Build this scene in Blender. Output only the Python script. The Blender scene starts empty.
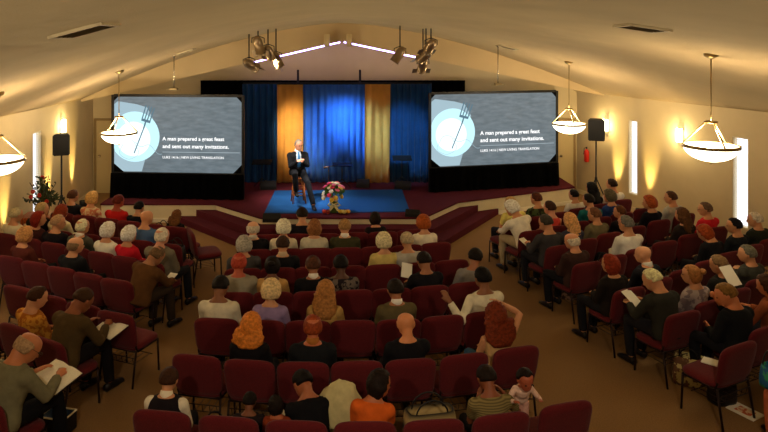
import bpy, bmesh, math, random
from mathutils import Vector, Matrix, noise
rnd = random.Random(7)
scene = bpy.context.scene
COL = scene.collection
PI = math.pi
H, F, CX, CY = 4.1, 650.0, 342.0, 41.0
STAGE = 0.42

# ------------------------------------------------------------------ layout
def at(px, py, z):                      # point of the place at height z read off the photograph
    Y = (H - z) * F / (py - CY)
    return Vector(((px - CX) / F * Y, Y, z))
def XR(Y): return 12.13 - 0.328 * Y
def XL(Y): return -(6.25 + 0.08 * (Y - 11.5))
def eave(x, Y): return 2.75 - 0.004 * (Y - 12) if x > 0 else 2.70 - 0.02 * (Y - 12)
RIDGE = 4.56
def zc(X, Y):
    w = XR(Y) if X > 0 else -XL(Y)
    u = min(1.0, abs(X) / w)
    return RIDGE - (RIDGE - eave(X, Y)) * u ** 1.6
def ceil_hit(px, py):
    dx, dz = (px - CX) / F, -(py - CY) / F
    t = 1.0
    while t < 17 and H + dz * t < zc(dx * t, t): t += 0.01
    return Vector((dx * t, t, zc(dx * t, t)))
def zc_frame(p):
    e = .05
    n = Vector((-(zc(p.x + e, p.y) - zc(p.x - e, p.y)) / (2 * e), -(zc(p.x, p.y + e) - zc(p.x, p.y - e)) / (2 * e), 1)).normalized()
    x = Vector((1, 0, 0)); x = (x - n * x.dot(n)).normalized(); y = n.cross(x)
    m = Matrix((x, y, n)).transposed().to_4x4(); m.translation = p
    return m

# ------------------------------------------------------------------ materials
def lin(c):
    if isinstance(c, str):
        c = c.lstrip('#'); c = [int(c[i:i + 2], 16) / 255 for i in (0, 2, 4)]
    return tuple(((v + .055) / 1.055) ** 2.4 if v > .04045 else v / 12.92 for v in c) + (1,)
MATS = {}
def mat(name, color, rough=.8, metal=0, emit=None, estr=0, noise_s=None, noise_amt=.15, bump=0, bump_s=80, spec=.3, sheen=0, pattern=None, color2=None, sub=0):
    key = (name, str(color), rough, metal, str(emit), estr, noise_s, noise_amt, bump, bump_s, pattern, str(color2))
    if key in MATS: return MATS[key]
    m = bpy.data.materials.new(name); m.use_nodes = True
    nt = m.node_tree; b = nt.nodes['Principled BSDF']
    c = lin(color)
    b.inputs['Base Color'].default_value = c
    b.inputs['Roughness'].default_value = rough
    b.inputs['Metallic'].default_value = metal
    b.inputs['Specular IOR Level'].default_value = spec
    if sub: b.inputs['Subsurface Weight'].default_value = sub; b.inputs['Subsurface Radius'].default_value = (.02, .008, .004); b.inputs['Subsurface Scale'].default_value = .3
    if emit is not None:
        b.inputs['Emission Color'].default_value = lin(emit); b.inputs['Emission Strength'].default_value = estr
    tc = nt.nodes.new('ShaderNodeTexCoord')
    if noise_s:
        n = nt.nodes.new('ShaderNodeTexNoise'); n.inputs['Scale'].default_value = noise_s; n.inputs['Detail'].default_value = 4
        nt.links.new(tc.outputs['Object'], n.inputs['Vector'])
        r = nt.nodes.new('ShaderNodeValToRGB')
        r.color_ramp.elements[0].position = .3; r.color_ramp.elements[1].position = .7
        c2 = lin(color2) if color2 else tuple(min(1, v * (1 + noise_amt)) for v in c[:3]) + (1,)
        r.color_ramp.elements[0].color = tuple(v * (1 - noise_amt) for v in c[:3]) + (1,) if not color2 else c
        r.color_ramp.elements[1].color = c2
        if pattern == 'sharp': r.color_ramp.elements[0].position = .48; r.color_ramp.elements[1].position = .52
        nt.links.new(n.outputs['Fac'], r.inputs['Fac']); nt.links.new(r.outputs['Color'], b.inputs['Base Color'])
    if pattern in ('stripe', 'wood'):
        w = nt.nodes.new('ShaderNodeTexWave'); w.inputs['Scale'].default_value = noise_s if noise_s else 9
        w.bands_direction = 'Z' if pattern == 'stripe' else 'X'
        w.inputs['Distortion'].default_value = .3 if pattern == 'stripe' else 4
        nt.links.new(tc.outputs['Object'], w.inputs['Vector'])
        r = nt.nodes.new('ShaderNodeValToRGB'); r.color_ramp.elements[0].color = c; r.color_ramp.elements[1].color = lin(color2 or color)
        nt.links.new(w.outputs['Color'], r.inputs['Fac']); nt.links.new(r.outputs['Color'], b.inputs['Base Color'])
    if bump:
        n2 = nt.nodes.new('ShaderNodeTexNoise'); n2.inputs['Scale'].default_value = bump_s; n2.inputs['Detail'].default_value = 3
        nt.links.new(tc.outputs['Object'], n2.inputs['Vector'])
        bp = nt.nodes.new('ShaderNodeBump'); bp.inputs['Strength'].default_value = bump; bp.inputs['Distance'].default_value = .01
        nt.links.new(n2.outputs['Fac'], bp.inputs['Height']); nt.links.new(bp.outputs['Normal'], b.inputs['Normal'])
    if sheen: b.inputs['Sheen Weight'].default_value = sheen
    MATS[key] = m
    return m
def emat(name, color, s): return mat(name, '#000000', emit=color, estr=s, rough=1)
def cloth(c, **k): return mat('cloth', c, .9, noise_s=14, noise_amt=.12, bump=.25, bump_s=60, spec=.15, **k)
def skinm(c): return mat('skin', c, .55, noise_s=20, noise_amt=.05, spec=.35, sub=.1)
def hairm(c): return mat('hair', c, .6, noise_s=38, noise_amt=.4, bump=.6, bump_s=90, spec=.12)
BURG = mat('burgundy_fabric', '#5c191e', .85, noise_s=120, noise_amt=.28, bump=.3, bump_s=220, spec=.12, sheen=.08)
STEEL = mat('dark_steel', '#2a1c1a', .4, metal=.6)
WIRE = mat('rack_wire', '#3a302c', .4, metal=.8)
BLACK = mat('black_cloth', '#08080a', .9, noise_s=5, noise_amt=.3, bump=.3, bump_s=30, spec=.05)
BPLAST = mat('black_plastic', '#121214', .5)
WALLM = mat('wall_paint', '#c9b58c', .9, noise_s=3, noise_amt=.03, bump=.1, bump_s=120)
CEILM = mat('ceiling_stipple', '#d2b98c', .95, noise_s=1.2, noise_amt=.05, bump=.7, bump_s=55)
MAROON = mat('maroon_carpet', '#521c26', .95, noise_s=90, noise_amt=.18, bump=.3, bump_s=200, spec=.1)
WHITEP = mat('cream_paint', '#d8cba6', .7, noise_s=4, noise_amt=.04)
CHROME = mat('chrome', '#b0a48c', .25, metal=.9)
WOOD = mat('stool_wood', '#b06a38', .45, noise_s=8, pattern='wood', color2='#8a4a22')

# ------------------------------------------------------------------ mesh helpers
FIN = {}                                # mesh name -> representative object with live modifiers, applied at the end
def link(name, me, m=None, parent=None, loc=None, rot=None, kind=None, smooth=True):
    o = bpy.data.objects.new(name, me); COL.objects.link(o)
    if m is not None:
        if len(me.materials) == 0: me.materials.append(m)
        o.material_slots[0].link = 'OBJECT'; o.material_slots[0].material = m
    if parent: o.parent = parent
    if loc is not None: o.location = loc
    if rot is not None: o.rotation_euler = rot
    if kind: o['kind'] = kind
    return o
def done(bm, name, smooth=False):
    bmesh.ops.recalc_face_normals(bm, faces=bm.faces)
    me = bpy.data.meshes.new(name); bm.to_mesh(me); bm.free()
    if smooth: me.polygons.foreach_set('use_smooth', [True] * len(me.polygons))
    return me
def empty(name, loc, rz=0, label=None, cat=None, group=None):
    o = bpy.data.objects.new(name, None); COL.objects.link(o); o.empty_display_size = .2
    o.location = loc; o.rotation_euler = (0, 0, rz)
    if label: tag(o, label, cat, group)
    return o
def tag(o, label, cat, group=None):
    o['label'] = label; o['category'] = cat
    if group: o['group'] = group
    return o
def box(bm, c, s, rot=None, bevel=0):
    m = Matrix.Translation(c) @ (rot.to_4x4() if rot is not None else Matrix.Identity(4)) @ Matrix.Diagonal((*s, 1))
    r = bmesh.ops.create_cube(bm, size=1, matrix=m)
    if bevel:
        es = list({e for v in r['verts'] for e in v.link_edges})
        bmesh.ops.bevel(bm, geom=es, offset=bevel, segments=2, affect='EDGES', profile=.6)
def boxm(name, c, s, bevel=0, rot=None):
    bm = bmesh.new(); box(bm, c, s, rot, bevel); return done(bm, name, False)
def loft(bm, pts, rad, n=10, cap=.5, ref=None):
    pts = [Vector(p) for p in pts]; rings = []
    rad = [(r, r) if not isinstance(r, (tuple, list)) else r for r in rad]
    prev = None
    for i, p in enumerate(pts):
        d = (pts[min(i + 1, len(pts) - 1)] - pts[max(i - 1, 0)]).normalized()
        if prev is None:
            u = Vector(ref) if ref is not None else (Vector((1, 0, 0)) if abs(d.x) < .9 else Vector((0, 1, 0)))
        else: u = prev
        u = (u - d * u.dot(d)).normalized(); prev = u
        v = d.cross(u)
        rings.append([bm.verts.new(p + u * rad[i][0] * math.cos(2 * PI * k / n) + v * rad[i][1] * math.sin(2 * PI * k / n)) for k in range(n)])
    for a, b in zip(rings, rings[1:]):
        for k in range(n): bm.faces.new((a[k], a[(k + 1) % n], b[(k + 1) % n], b[k]))
    for ring, i, j in ((rings[0], 0, 1), (rings[-1], -1, -2)):
        d = (pts[i] - pts[j]).normalized()
        t = bm.verts.new(pts[i] + d * cap * max(rad[i]))
        for k in range(n): bm.faces.new((ring[k], ring[(k + 1) % n], t))
def tube(bm, pts, r, n=8): loft(bm, pts, [r] * len(pts), n, 0.0)
def ell(bm, c, r, rot=None, seg=14):
    m = Matrix.Translation(c) @ (rot.to_4x4() if rot is not None else Matrix.Identity(4)) @ Matrix.Diagonal((*r, 1))
    bmesh.ops.create_uvsphere(bm, u_segments=seg, v_segments=seg * 2 // 3, radius=1, matrix=m)
def lathe(bm, prof, n=24, c=(0, 0, 0), ring=False):
    c = Vector(c); rings = []
    for r, z in prof:
        rings.append([bm.verts.new(c + Vector((max(r, 1e-4) * math.cos(2 * PI * k / n), max(r, 1e-4) * math.sin(2 * PI * k / n), z))) for k in range(n)])
    for a, b in zip(rings, rings[1:]):
        for k in range(n): bm.faces.new((a[k], a[(k + 1) % n], b[(k + 1) % n], b[k]))
    if ring:
        a, b = rings[-1], rings[0]
        for k in range(n): bm.faces.new((a[k], a[(k + 1) % n], b[(k + 1) % n], b[k]))
    else: bm.faces.new(rings[0][::-1]); bm.faces.new(rings[-1])
def prism(bm, poly, z0, z1):
    a = [bm.verts.new((x, y, z0)) for x, y in poly]; b = [bm.verts.new((x, y, z1)) for x, y in poly]
    n = len(poly)
    bm.faces.new(a[::-1]); bm.faces.new(b)
    for k in range(n): bm.faces.new((a[k], a[(k + 1) % n], b[(k + 1) % n], b[k]))

# ================================================================== SETTING
Y0, Y1 = -2.0, 17.6
FLOORM = mat('floor_carpet', '#8c6c46', .95, noise_s=70, noise_amt=.16, bump=.3, bump_s=160, spec=.1)
bm = bmesh.new(); prism(bm, [(XL(Y0) - .3, Y0 - .3), (XR(Y0) + .3, Y0 - .3), (XR(Y1) + .3, Y1 + .3), (XL(Y1) - .3, Y1 + .3)], -.15, 0)
link('floor', done(bm, 'floor'), FLOORM, kind='structure')
bm = bmesh.new()
ny, nx = 40, 48; g = []
for j in range(ny + 1):
    Y = Y0 - .1 + (Y1 + .2 - Y0) * j / ny
    row = []
    for i in range(nx + 1):
        t = -1 + 2 * i / nx
        X = t * XR(Y) if t > 0 else -t * XL(Y)
        row.append(bm.verts.new((X, Y, zc(X, Y))))
    g.append(row)
for j in range(ny):
    for i in range(nx): bm.faces.new((g[j][i], g[j][i + 1], g[j + 1][i + 1], g[j + 1][i]))
bmesh.ops.solidify(bm, geom=bm.faces[:], thickness=-.12)
link('ceiling', done(bm, 'ceiling', True), CEILM, kind='structure')

def wall(name, A, B, topf, openings=(), out=1, th=.16, m=WALLM):
    A, B = Vector(A).to_2d(), Vector(B).to_2d(); L = (B - A).length; d = (B - A) / L
    nrm = Vector((d.y, -d.x)) * out
    cuts = sorted({0, L, *[s for o in openings for s in o[:2]], *[L * k / 24 for k in range(25)]})
    bm = bmesh.new()
    for s0, s1 in zip(cuts, cuts[1:]):
        sm = (s0 + s1) / 2; spans = [(0, None)]
        for o in openings:
            if o[0] < sm < o[1]: spans = [(0, o[2]), (o[3], None)]
        for z0, z1 in spans:
            P = [A + d * s0, A + d * s1]
            v = []
            for off in (0, th):
                for p in P:
                    q = p + nrm * off
                    top = topf(*p) if z1 is None else z1
                    v.append((bm.verts.new((q.x, q.y, z0)), bm.verts.new((q.x, q.y, top))))
            a, b, c2, e = v
            for f in ((a[0], b[0], b[1], a[1]), (c2[0], e[0], e[1], c2[1]), (a[0], c2[0], c2[1], a[1]), (b[0], e[0], e[1], b[1]), (a[0], b[0], e[0], c2[0]), (a[1], b[1], e[1], c2[1])):
                bm.faces.new(f)
    bmesh.ops.remove_doubles(bm, verts=bm.verts[:], dist=.0005)
    return link(name, done(bm, name), m, kind='structure')
PR0, PR1 = Vector((XR(Y0), Y0)), Vector((XR(Y1), Y1)); dR = (PR1 - PR0).normalized(); LR = (PR1 - PR0).length
PL0, PL1 = Vector((XL(Y0), Y0)), Vector((XL(Y1), Y1)); dL = (PL1 - PL0).normalized()
def sR(Y): return (Y - Y0) / dR.y
def sL(Y): return (Y - Y0) / dL.y
def wallY(px):                          # depth where a photo column meets a side wall
    k = (px - CX) / F
    return 12.13 / (k + .328) if k > 0 else 5.33 / (-k - .08)
WZ0, WZ1 = .4, 2.19
winR = [(wallY(637.5), wallY(628)), (wallY(748.5), wallY(732)), (9.0, 9.36)]
winL = [(wallY(33), wallY(41.5)), (9.2, 9.55)]
wall('wall_right', PR0, PR1, lambda x, y: eave(1, y) + .05, [(sR(a), sR(b), WZ0, WZ1) for a, b in winR], out=1)
wall('wall_left', PL0, PL1, lambda x, y: eave(-1, y) + .05, [(sL(a), sL(b), WZ0, WZ1) for a, b in winL], out=-1)
wall('wall_far', (XL(Y1), Y1), (XR(Y1), Y1), lambda x, y: zc(x, y) + .05, out=-1)
wall('wall_near', (XL(Y0), Y0), (XR(Y0), Y0), lambda x, y: zc(x, y) + .05, out=1)
SKYL = emat('daylight_glass', '#f2f5ff', 2.2)
BLIND = mat('blind_slat', '#f0f0f0', .6, emit='#e8ecff', estr=0)
def window(n, P0, d, s0, s1, side):
    mid = P0 + d * (s0 + s1) / 2; w = s1 - s0; ang = math.atan2(d.y, d.x)
    e = bpy.data.objects.new(f'window_{n}', None); COL.objects.link(e); e['kind'] = 'structure'
    e.location = (mid.x, mid.y, 0); e.rotation_euler = (0, 0, ang)
    o = side                             # outward local y sign
    hz = (WZ0 + WZ1) / 2; hh = WZ1 - WZ0
    link('pane', boxm('pane', (0, o * .12, hz), (w, .01, hh)), SKYL, e)
    bm = bmesh.new()
    for sx in (-1, 1): box(bm, (sx * (w / 2 - .012), o * .06, hz), (.024, .1, hh))
    for z in (WZ0 + .012, WZ1 - .012): box(bm, (0, o * .06, z), (w - .048, .1, .024))
    link('window_frame', done(bm, 'window_frame'), WHITEP, e)
    bm = bmesh.new(); z = WZ0 + .05
    R = Matrix.Rotation(.5 * o, 3, 'X')
    while z < WZ1 - .04:
        box(bm, (0, o * .06, z), (w - .06, .026, .002), R); z += .04
    link('blind', done(bm, 'blind'), BLIND, e)
for k, (a, b) in enumerate(winR): window(k + 1, PR0, dR, sR(a), sR(b), -1)
for k, (a, b) in enumerate(winL): window(k + 4, PL0, dL, sL(a), sL(b), 1)
def strip(name, A, B, inn, z0, z1, th, m=WHITEP):
    A, B = Vector(A), Vector(B); d = (B - A).normalized(); n = Vector((d.y, -d.x)) * inn
    c = (A + B) / 2 + n * th / 2
    return link(name, boxm(name, (0, 0, (z0 + z1) / 2), ((B - A).length, th, z1 - z0)), m, kind='structure', loc=(c.x, c.y, 0), rot=(0, 0, math.atan2(d.y, d.x)))
strip('baseboard_right', PR0, PR1, -1, 0, .11, .015)
strip('baseboard_left', PL0, PL1, 1, 0, .11, .015)
# bulkhead
def bulk(X): return 4.1 - (.21 if X > 0 else .233) * abs(X)
bm = bmesh.new(); N = 40; YB = 16.6; xs = [XL(YB) + (XR(YB) - XL(YB)) * k / N for k in range(N + 1)]
for ya in (YB, YB + .1):
    pass
va = [[(bm.verts.new((x, ya, min(bulk(x), zc(x, ya) - .005))), bm.verts.new((x, ya, zc(x, ya) + .03))) for x in xs] for ya in (YB, YB + .1)]
for k in range(N):
    for r in va: bm.faces.new((r[k][0], r[k + 1][0], r[k + 1][1], r[k][1]))
    bm.faces.new((va[0][k][0], va[1][k][0], va[1][k + 1][0], va[0][k + 1][0]))
link('trim_1', done(bm, 'bulkhead'), CEILM, kind='structure')
# cove LED strip under the bulkhead
bm = bmesh.new()
for x0, x1 in ((-2.3, -.05), (.05, 2.0)):
    tube(bm, [(x0, YB + .13, bulk(x0) - .015), (x1, YB + .13, bulk(x1) - .015)], .022)
o = link('cove_light', done(bm, 'cove_light'), emat('cove_led', '#b9a4ff', 9), None)
tag(o, 'thin violet white light strip along the gable above the stage', 'light')

# stage
top_poly = [(-5.47, 14.7), (-2.87, 14.7), (-1.7, 13.55), (1.7, 13.55), (2.68, 14.9), (5.88, 16.4), (5.88, 17.59), (-5.47, 17.59)]
bm = bmesh.new(); prism(bm, top_poly, .385, STAGE); link('floor_stage', done(bm, 'st'), MAROON, kind='structure')
inner = [(-5.45, 14.72), (-2.86, 14.72), (-1.69, 13.57), (1.69, 13.57), (2.68, 14.93), (5.86, 16.42), (5.86, 17.58), (-5.45, 17.58)]
bm = bmesh.new(); prism(bm, inner, 0, .385); link('wall_stage_front', done(bm, 'sw'), WHITEP, kind='structure')
bm = bmesh.new(); prism(bm, [(-3.3, 14.715), (-1.85, 13.2), (1.85, 13.2), (3.17, 15.14), (2.7, 14.94), (1.69, 13.56), (-1.69, 13.56), (-2.86, 14.715)], 0, .28); link('floor_step_upper', done(bm, 's2'), MAROON, kind='structure')
bm = bmesh.new(); prism(bm, [(-3.75, 14.71), (-2.03, 12.88), (2.03, 12.88), (3.7, 15.38), (3.18, 15.14), (1.86, 13.19), (-1.86, 13.19), (-3.31, 14.71)], 0, .14); link('floor_step_lower', done(bm, 's1'), MAROON, kind='structure')
bm = bmesh.new(); prism(bm, [(-5.48, 14.685), (-3.76, 14.685), (-3.76, 14.72), (-5.48, 14.72)], 0, .09)
link('baseboard_stage_left', done(bm, 'bb'), mat('white_trim', '#e8dfc4', .6), kind='structure')
strip('baseboard_stage_right', (3.7, 15.37), (5.9, 16.40), 1, 0, .09, .02, mat('white_trim', '#e8dfc4', .6))
# blue rug on the stage
c4 = [at(264, 214, STAGE), at(410, 212, STAGE), at(402, 190, STAGE), at(275, 191, STAGE)]
bm = bmesh.new(); prism(bm, [(p.x, p.y) for p in c4], STAGE + .001, STAGE + .014)
tag(link('rug', done(bm, 'rug'), mat('blue_rug', '#1c4f8c', .95, noise_s=60, noise_amt=.15, bump=.3, spec=.1)), 'flat blue carpet rug laid over the centre of the maroon stage', 'rug')

# doors on the far wall
def door(n, x0, x1, ztop, hx):
    e = bpy.data.objects.new(f'door_{n}', None); COL.objects.link(e); e['kind'] = 'structure'; e.location = ((x0 + x1) / 2, Y1, 0)
    w = x1 - x0
    dpn = link('door_panel', boxm('dp', (0, -.03, ztop / 2), (w - .1, .04, ztop)), mat('door_paint', '#bfa877', .6), e)
    bm = bmesh.new()
    for s in (-1, 1): box(bm, (s * (w / 2 - .02), -.035, ztop / 2), (.06, .07, ztop))
    box(bm, (0, -.035, ztop + .03), (w + .02, .07, .06))
    link('door_frame', done(bm, 'df'), mat('frame_tan', '#8e7448', .6), e)
    bm = bmesh.new(); ell(bm, (hx, -.09, 1.0), (.035, .035, .035)); loft(bm, [(hx, -.03, 1), (hx, -.09, 1)], [.015, .015]); link('door_handle', done(bm, 'dh', True), CHROME, dpn)
door(1, -6.68, -5.95, 1.95, -.22); door(2, 5.75, 6.3, 1.95, -.12)

# ------------------------------------------------------------------ curtains
def curtain(name, x0, x1, y, z0, z1, m, label, amp=.045, wl=.17, cat='curtain', group=None, seed=0):
    bm = bmesh.new(); n = max(8, int((x1 - x0) / .02)); rows = 8; g = []
    for j in range(rows + 1):
        t = j / rows; row = []
        for i in range(n + 1):
            x = x0 + (x1 - x0) * i / n
            a = amp * (.7 + .5 * t)
            yy = y + a * math.sin(2 * PI * x / wl + 1.5 * noise.noise(Vector((x * 2, seed, t * .6)))) + .02 * noise.noise(Vector((x * 9, seed + 3, t * 2)))
            row.append(bm.verts.new((x + .012 * math.sin(x * 37 + t * 3), yy, z1 + (z0 - z1) * t)))
        g.append(row)
    for j in range(rows):
        for i in range(n): bm.faces.new((g[j][i], g[j][i + 1], g[j + 1][i + 1], g[j + 1][i]))
    bmesh.ops.solidify(bm, geom=bm.faces[:], thickness=.006)
    o = link(name, done(bm, name, True), m); tag(o, label, cat, group); return o
YC = 16.9
def cx(px, y=YC): return (px - CX) / F * y
NAVY = mat('navy_cloth', '#174a80', .8, noise_s=3, noise_amt=.15, spec=.2, sheen=.2)
GOLD = mat('gold_cloth', '#e8a850', .75, noise_s=3, noise_amt=.08, spec=.2, sheen=.2)
BLUE = mat('blue_cloth', '#3a78dc', .7, noise_s=3, noise_amt=.12, spec=.3, sheen=.2)
curtain('stage_curtain', cx(243), cx(277), YC, STAGE + .01, 2.98, NAVY, 'navy curtain panel beside the screen left of the seated speaker', seed=1)
curtain('stage_curtain', cx(277), cx(303), YC - .05, STAGE + .01, 2.97, GOLD, 'gold curtain panel directly behind the seated speaker', seed=2, wl=.2, amp=.03)
curtain('stage_curtain', cx(303), cx(365), YC, STAGE + .01, 2.97, BLUE, 'wide bright blue curtain panel at the centre of the stage', seed=3)
curtain('stage_curtain', cx(365), cx(390), YC - .05, STAGE + .01, 2.98, GOLD, 'gold curtain panel between the bright blue and navy drapes', seed=4, wl=.2, amp=.03)
curtain('stage_curtain', cx(390), cx(432), YC, STAGE + .01, 2.99, NAVY, 'navy curtain panel right of the second gold one, by the right screen', seed=5)
curtain('backdrop_curtain', cx(201, 17.35), cx(465, 17.35), 17.35, STAGE + .01, 3.05, BLACK, 'black backdrop curtain hanging behind the coloured stage drapes', amp=.03)
for px, w in ((298, 'left'), (360, 'right')):
    bm = bmesh.new(); X = cx(px, 17.2); tube(bm, [(X, 17.2, STAGE), (X, 17.2, 3.34)], .03)
    tag(link('curtain_pole', done(bm, 'pole', True), BPLAST), f'thin black upright pole topping the stage drapes, the {"first above the gold and blue seam" if w=="left" else "second above the blue and gold seam"}', 'pole')
bm = bmesh.new(); tube(bm, [(cx(243), YC, 3.0), (cx(432), YC, 3.0)], .02)
tag(link('curtain_rail', done(bm, 'rail', True), BPLAST), 'black crossbar carrying the coloured stage curtains', 'rail')

# ------------------------------------------------------------------ projection screens
def text(body, size, loc, m, parent, name='lettering', offset=.0, align='LEFT'):
    cu = bpy.data.curves.new(name, 'FONT'); cu.body = body; cu.size = size; cu.offset = offset; cu.extrude = .0008; cu.align_x = align; cu.align_y = 'CENTER'
    t = bpy.data.objects.new(name, cu); COL.objects.link(t)
    bpy.context.view_layer.update()
    me = bpy.data.meshes.new_from_object(t.evaluated_get(bpy.context.evaluated_depsgraph_get()))
    COL.objects.unlink(t); bpy.data.objects.remove(t)
    me.materials.clear(); o = link(name, me, m, parent)
    o.location = loc; o.rotation_euler = (PI / 2, 0, 0); return o, me
def screen_mat():
    m = bpy.data.materials.new('projected_wood_boards'); m.use_nodes = True; nt = m.node_tree; b = nt.nodes['Principled BSDF']
    b.inputs['Base Color'].default_value = (.02, .02, .02, 1); b.inputs['Roughness'].default_value = .9
    tc = nt.nodes.new('ShaderNodeTexCoord'); mp = nt.nodes.new('ShaderNodeMapping'); mp.inputs['Scale'].default_value = (1.2, 1, 4)
    n = nt.nodes.new('ShaderNodeTexNoise'); n.inputs['Scale'].default_value = 3; n.inputs['Detail'].default_value = 7
    r = nt.nodes.new('ShaderNodeValToRGB'); r.color_ramp.elements[0].position = .3; r.color_ramp.elements[1].position = .75
    r.color_ramp.elements[0].color = lin('#5a6870'); r.color_ramp.elements[1].color = lin('#76848c')
    nt.links.new(tc.outputs['Object'], mp.inputs['Vector']); nt.links.new(mp.outputs['Vector'], n.inputs['Vector'])
    nt.links.new(n.outputs['Fac'], r.inputs['Fac']); nt.links.new(r.outputs['Color'], b.inputs['Emission Color']); b.inputs['Emission Strength'].default_value = 1.0
    return m
SCR = screen_mat()
def screen(A, B, label, labels_side):
    A, B = Vector(A), Vector(B); d = B - A; w = d.length
    e = empty('projection_screen', (A.x, A.y, 0), math.atan2(d.y, d.x), label, 'projection screen')
    zb, zt = 1.02, 2.79; h = zt - zb
    link('screen_surface', boxm('ss', (w / 2, 0, (zb + zt) / 2), (w, .02, h)), SCR, e)
    bm = bmesh.new()
    for x in (-.03, w + .03): box(bm, (x, 0, (zt + STAGE) / 2), (.06, .06, zt - STAGE + .08))
    box(bm, (w / 2, 0, zt + .03), (w, .06, .06)); box(bm, (w / 2, 0, zb - .03), (w, .06, .06))
    link('frame', done(bm, 'fr'), BPLAST, e)
    bm = bmesh.new()
    def tri(p):
        nonlocal bm
        f = [[bm.verts.new((x, y, z)) for x, z in p] for y in (-.014, -.02)]
        bm.faces.new(f[0]); bm.faces.new(f[1][::-1])
        for k in range(3): bm.faces.new((f[0][k], f[0][(k + 1) % 3], f[1][(k + 1) % 3], f[1][k]))
    c = .2
    bm.free()
    for p in ([(0, zb), (c * 1.2, zb), (0, zb + c)], [(w, zb), (w - c, zb), (w, zb + c)], [(w, zt), (w - c * .6, zt), (w, zt - c * .6)], [(0, zt), (c * .5, zt), (0, zt - c * .5)]):
        bm = bmesh.new(); tri(p); link('corner_cover', done(bm, 'cc'), BLACK, e)
    # black skirt
    bm = bmesh.new(); n = 150; g = []
    for j in range(6):
        t = j / 5
        g.append([bm.verts.new((-.06 + (w + .12) * i / n + .01 * math.sin(i), -.07 + .02 * math.sin(i * .55 + math.sin(i * .13) * 2) * (.4 + t) - .05 * t, zb - .02 - (zb - .02 - STAGE - .01) * t)) for i in range(n + 1)])
    for j in range(5):
        for i in range(n): bm.faces.new((g[j][i], g[j][i + 1], g[j + 1][i + 1], g[j + 1][i]))
    bmesh.ops.solidify(bm, geom=bm.faces[:], thickness=.008)
    link('skirt', done(bm, 'sk', True), BLACK, e)
    U = lambda u: u * w
    V = lambda v: zt - v * h
    def flat(name, poly, m, y):
        bm = bmesh.new(); a = [bm.verts.new((U(u), y, V(v))) for u, v in poly]; b = [bm.verts.new((U(u), y + .002, V(v))) for u, v in poly]
        bm.faces.new(a); bm.faces.new(b[::-1])
        for k in range(len(a)): bm.faces.new((a[k], a[(k + 1) % len(a)], b[(k + 1) % len(a)], b[k]))
        return link(name, done(bm, name), m, e)
    asp = w / h
    def disc(cu, cv, r, n=40): return [(min(.999, max(.001, cu + r / asp * math.cos(2 * PI * k / n))), cv + r * math.sin(2 * PI * k / n)) for k in range(n)]
    flat('pictured_napkin', [(.03, .06), (.18, .1), (.26, .14), (.31, .3), (.28, .62), (.22, .99), (.06, .99), (.002, .9), (.002, .1)], emat('projected_cloth', '#a9c4d0', 1.0), -.0125)
    flat('pictured_plate', disc(.165, .53, .335), emat('projected_plate', '#bfeaf2', 1.25), -.0165)
    flat('pictured_plate_rim', disc(.155, .56, .23), emat('projected_plate_well', '#e6fbff', 1.35), -.019)
    bm = bmesh.new()
    def seg(p, q, r):
        p = Vector((U(p[0]), -.0235, V(p[1]))); q = Vector((U(q[0]), -.0235, V(q[1]))); dd = (q - p).normalized(); nn = Vector((-dd.z, 0, dd.x)) * r
        fs = [[bm.verts.new(p + s * nn), ] for s in (1, -1)]
        vs = [bm.verts.new(x) for x in (p + nn, q + nn, q - nn, p - nn)]; bm.faces.new(vs)
        vs2 = [bm.verts.new(x + Vector((0, .002, 0))) for x in (p + nn, q + nn, q - nn, p - nn)]; bm.faces.new(vs2[::-1])
    for k in range(4): seg((.255 + .022 * k, .11 + .012 * k), (.222 + .02 * k, .3 + .012 * k), .014)
    seg((.218, .3), (.288, .335), .03); seg((.255, .31), (.235, .42), .018); seg((.235, .42), (.16, .75), .013)
    link('pictured_fork', done(bm, 'fk'), emat('projected_fork', '#5f7f90', 1.0), e)
    bm = bmesh.new()
    pts = [(.12 + .07 * math.cos(a) * (1 + .2 * math.sin(3 * a)), .7 + .13 * math.sin(a)) for a in [k * .3 for k in range(22)]]
    for p, q in zip(pts, pts[1:]): seg(p, q, .004)
    pts = [(.17 + .21 * t, .6 + .14 * t + .035 * math.sin(t * 9)) for t in [k / 16 for k in range(17)]]
    for p, q in zip(pts, pts[1:]): seg(p, q, .005)
    link('pictured_twine', done(bm, 'tw'), emat('projected_twine', '#9fb8c4', 1.1), e)
    WT = emat('projected_text', '#ffffff', 1.3)
    for body, v, u1, off in (('A man prepared a great feast', .555, .865, .0022), ('and sent out many invitations.', .655, .90, .0022), ('LUKE 14:16 | NEW LIVING TRANSLATION', .80, .86, .0008)):
        o, me = text(body, .12, (U(.383), -.016, V(v)), WT, e, offset=off)
        wd = max(x.co.x for x in me.vertices); s = (U(u1) - U(.383)) / wd
        o.scale = (s, s * (1.0 if v > .7 else .98), 1)
    flat('rule_line', [(.383, .727), (.985, .727), (.985, .733), (.383, .733)], emat('projected_line', '#b9c8d0', 1.0), -.014)
    return e
screen((-5.37, 15.33), (-2.33, 15.12), 'left projection screen with plate picture, beside the navy curtain', 'l')
screen((2.17, 15.86), (5.46, 16.62), 'right projection screen with plate picture, near the wall speaker', 'r')

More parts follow.
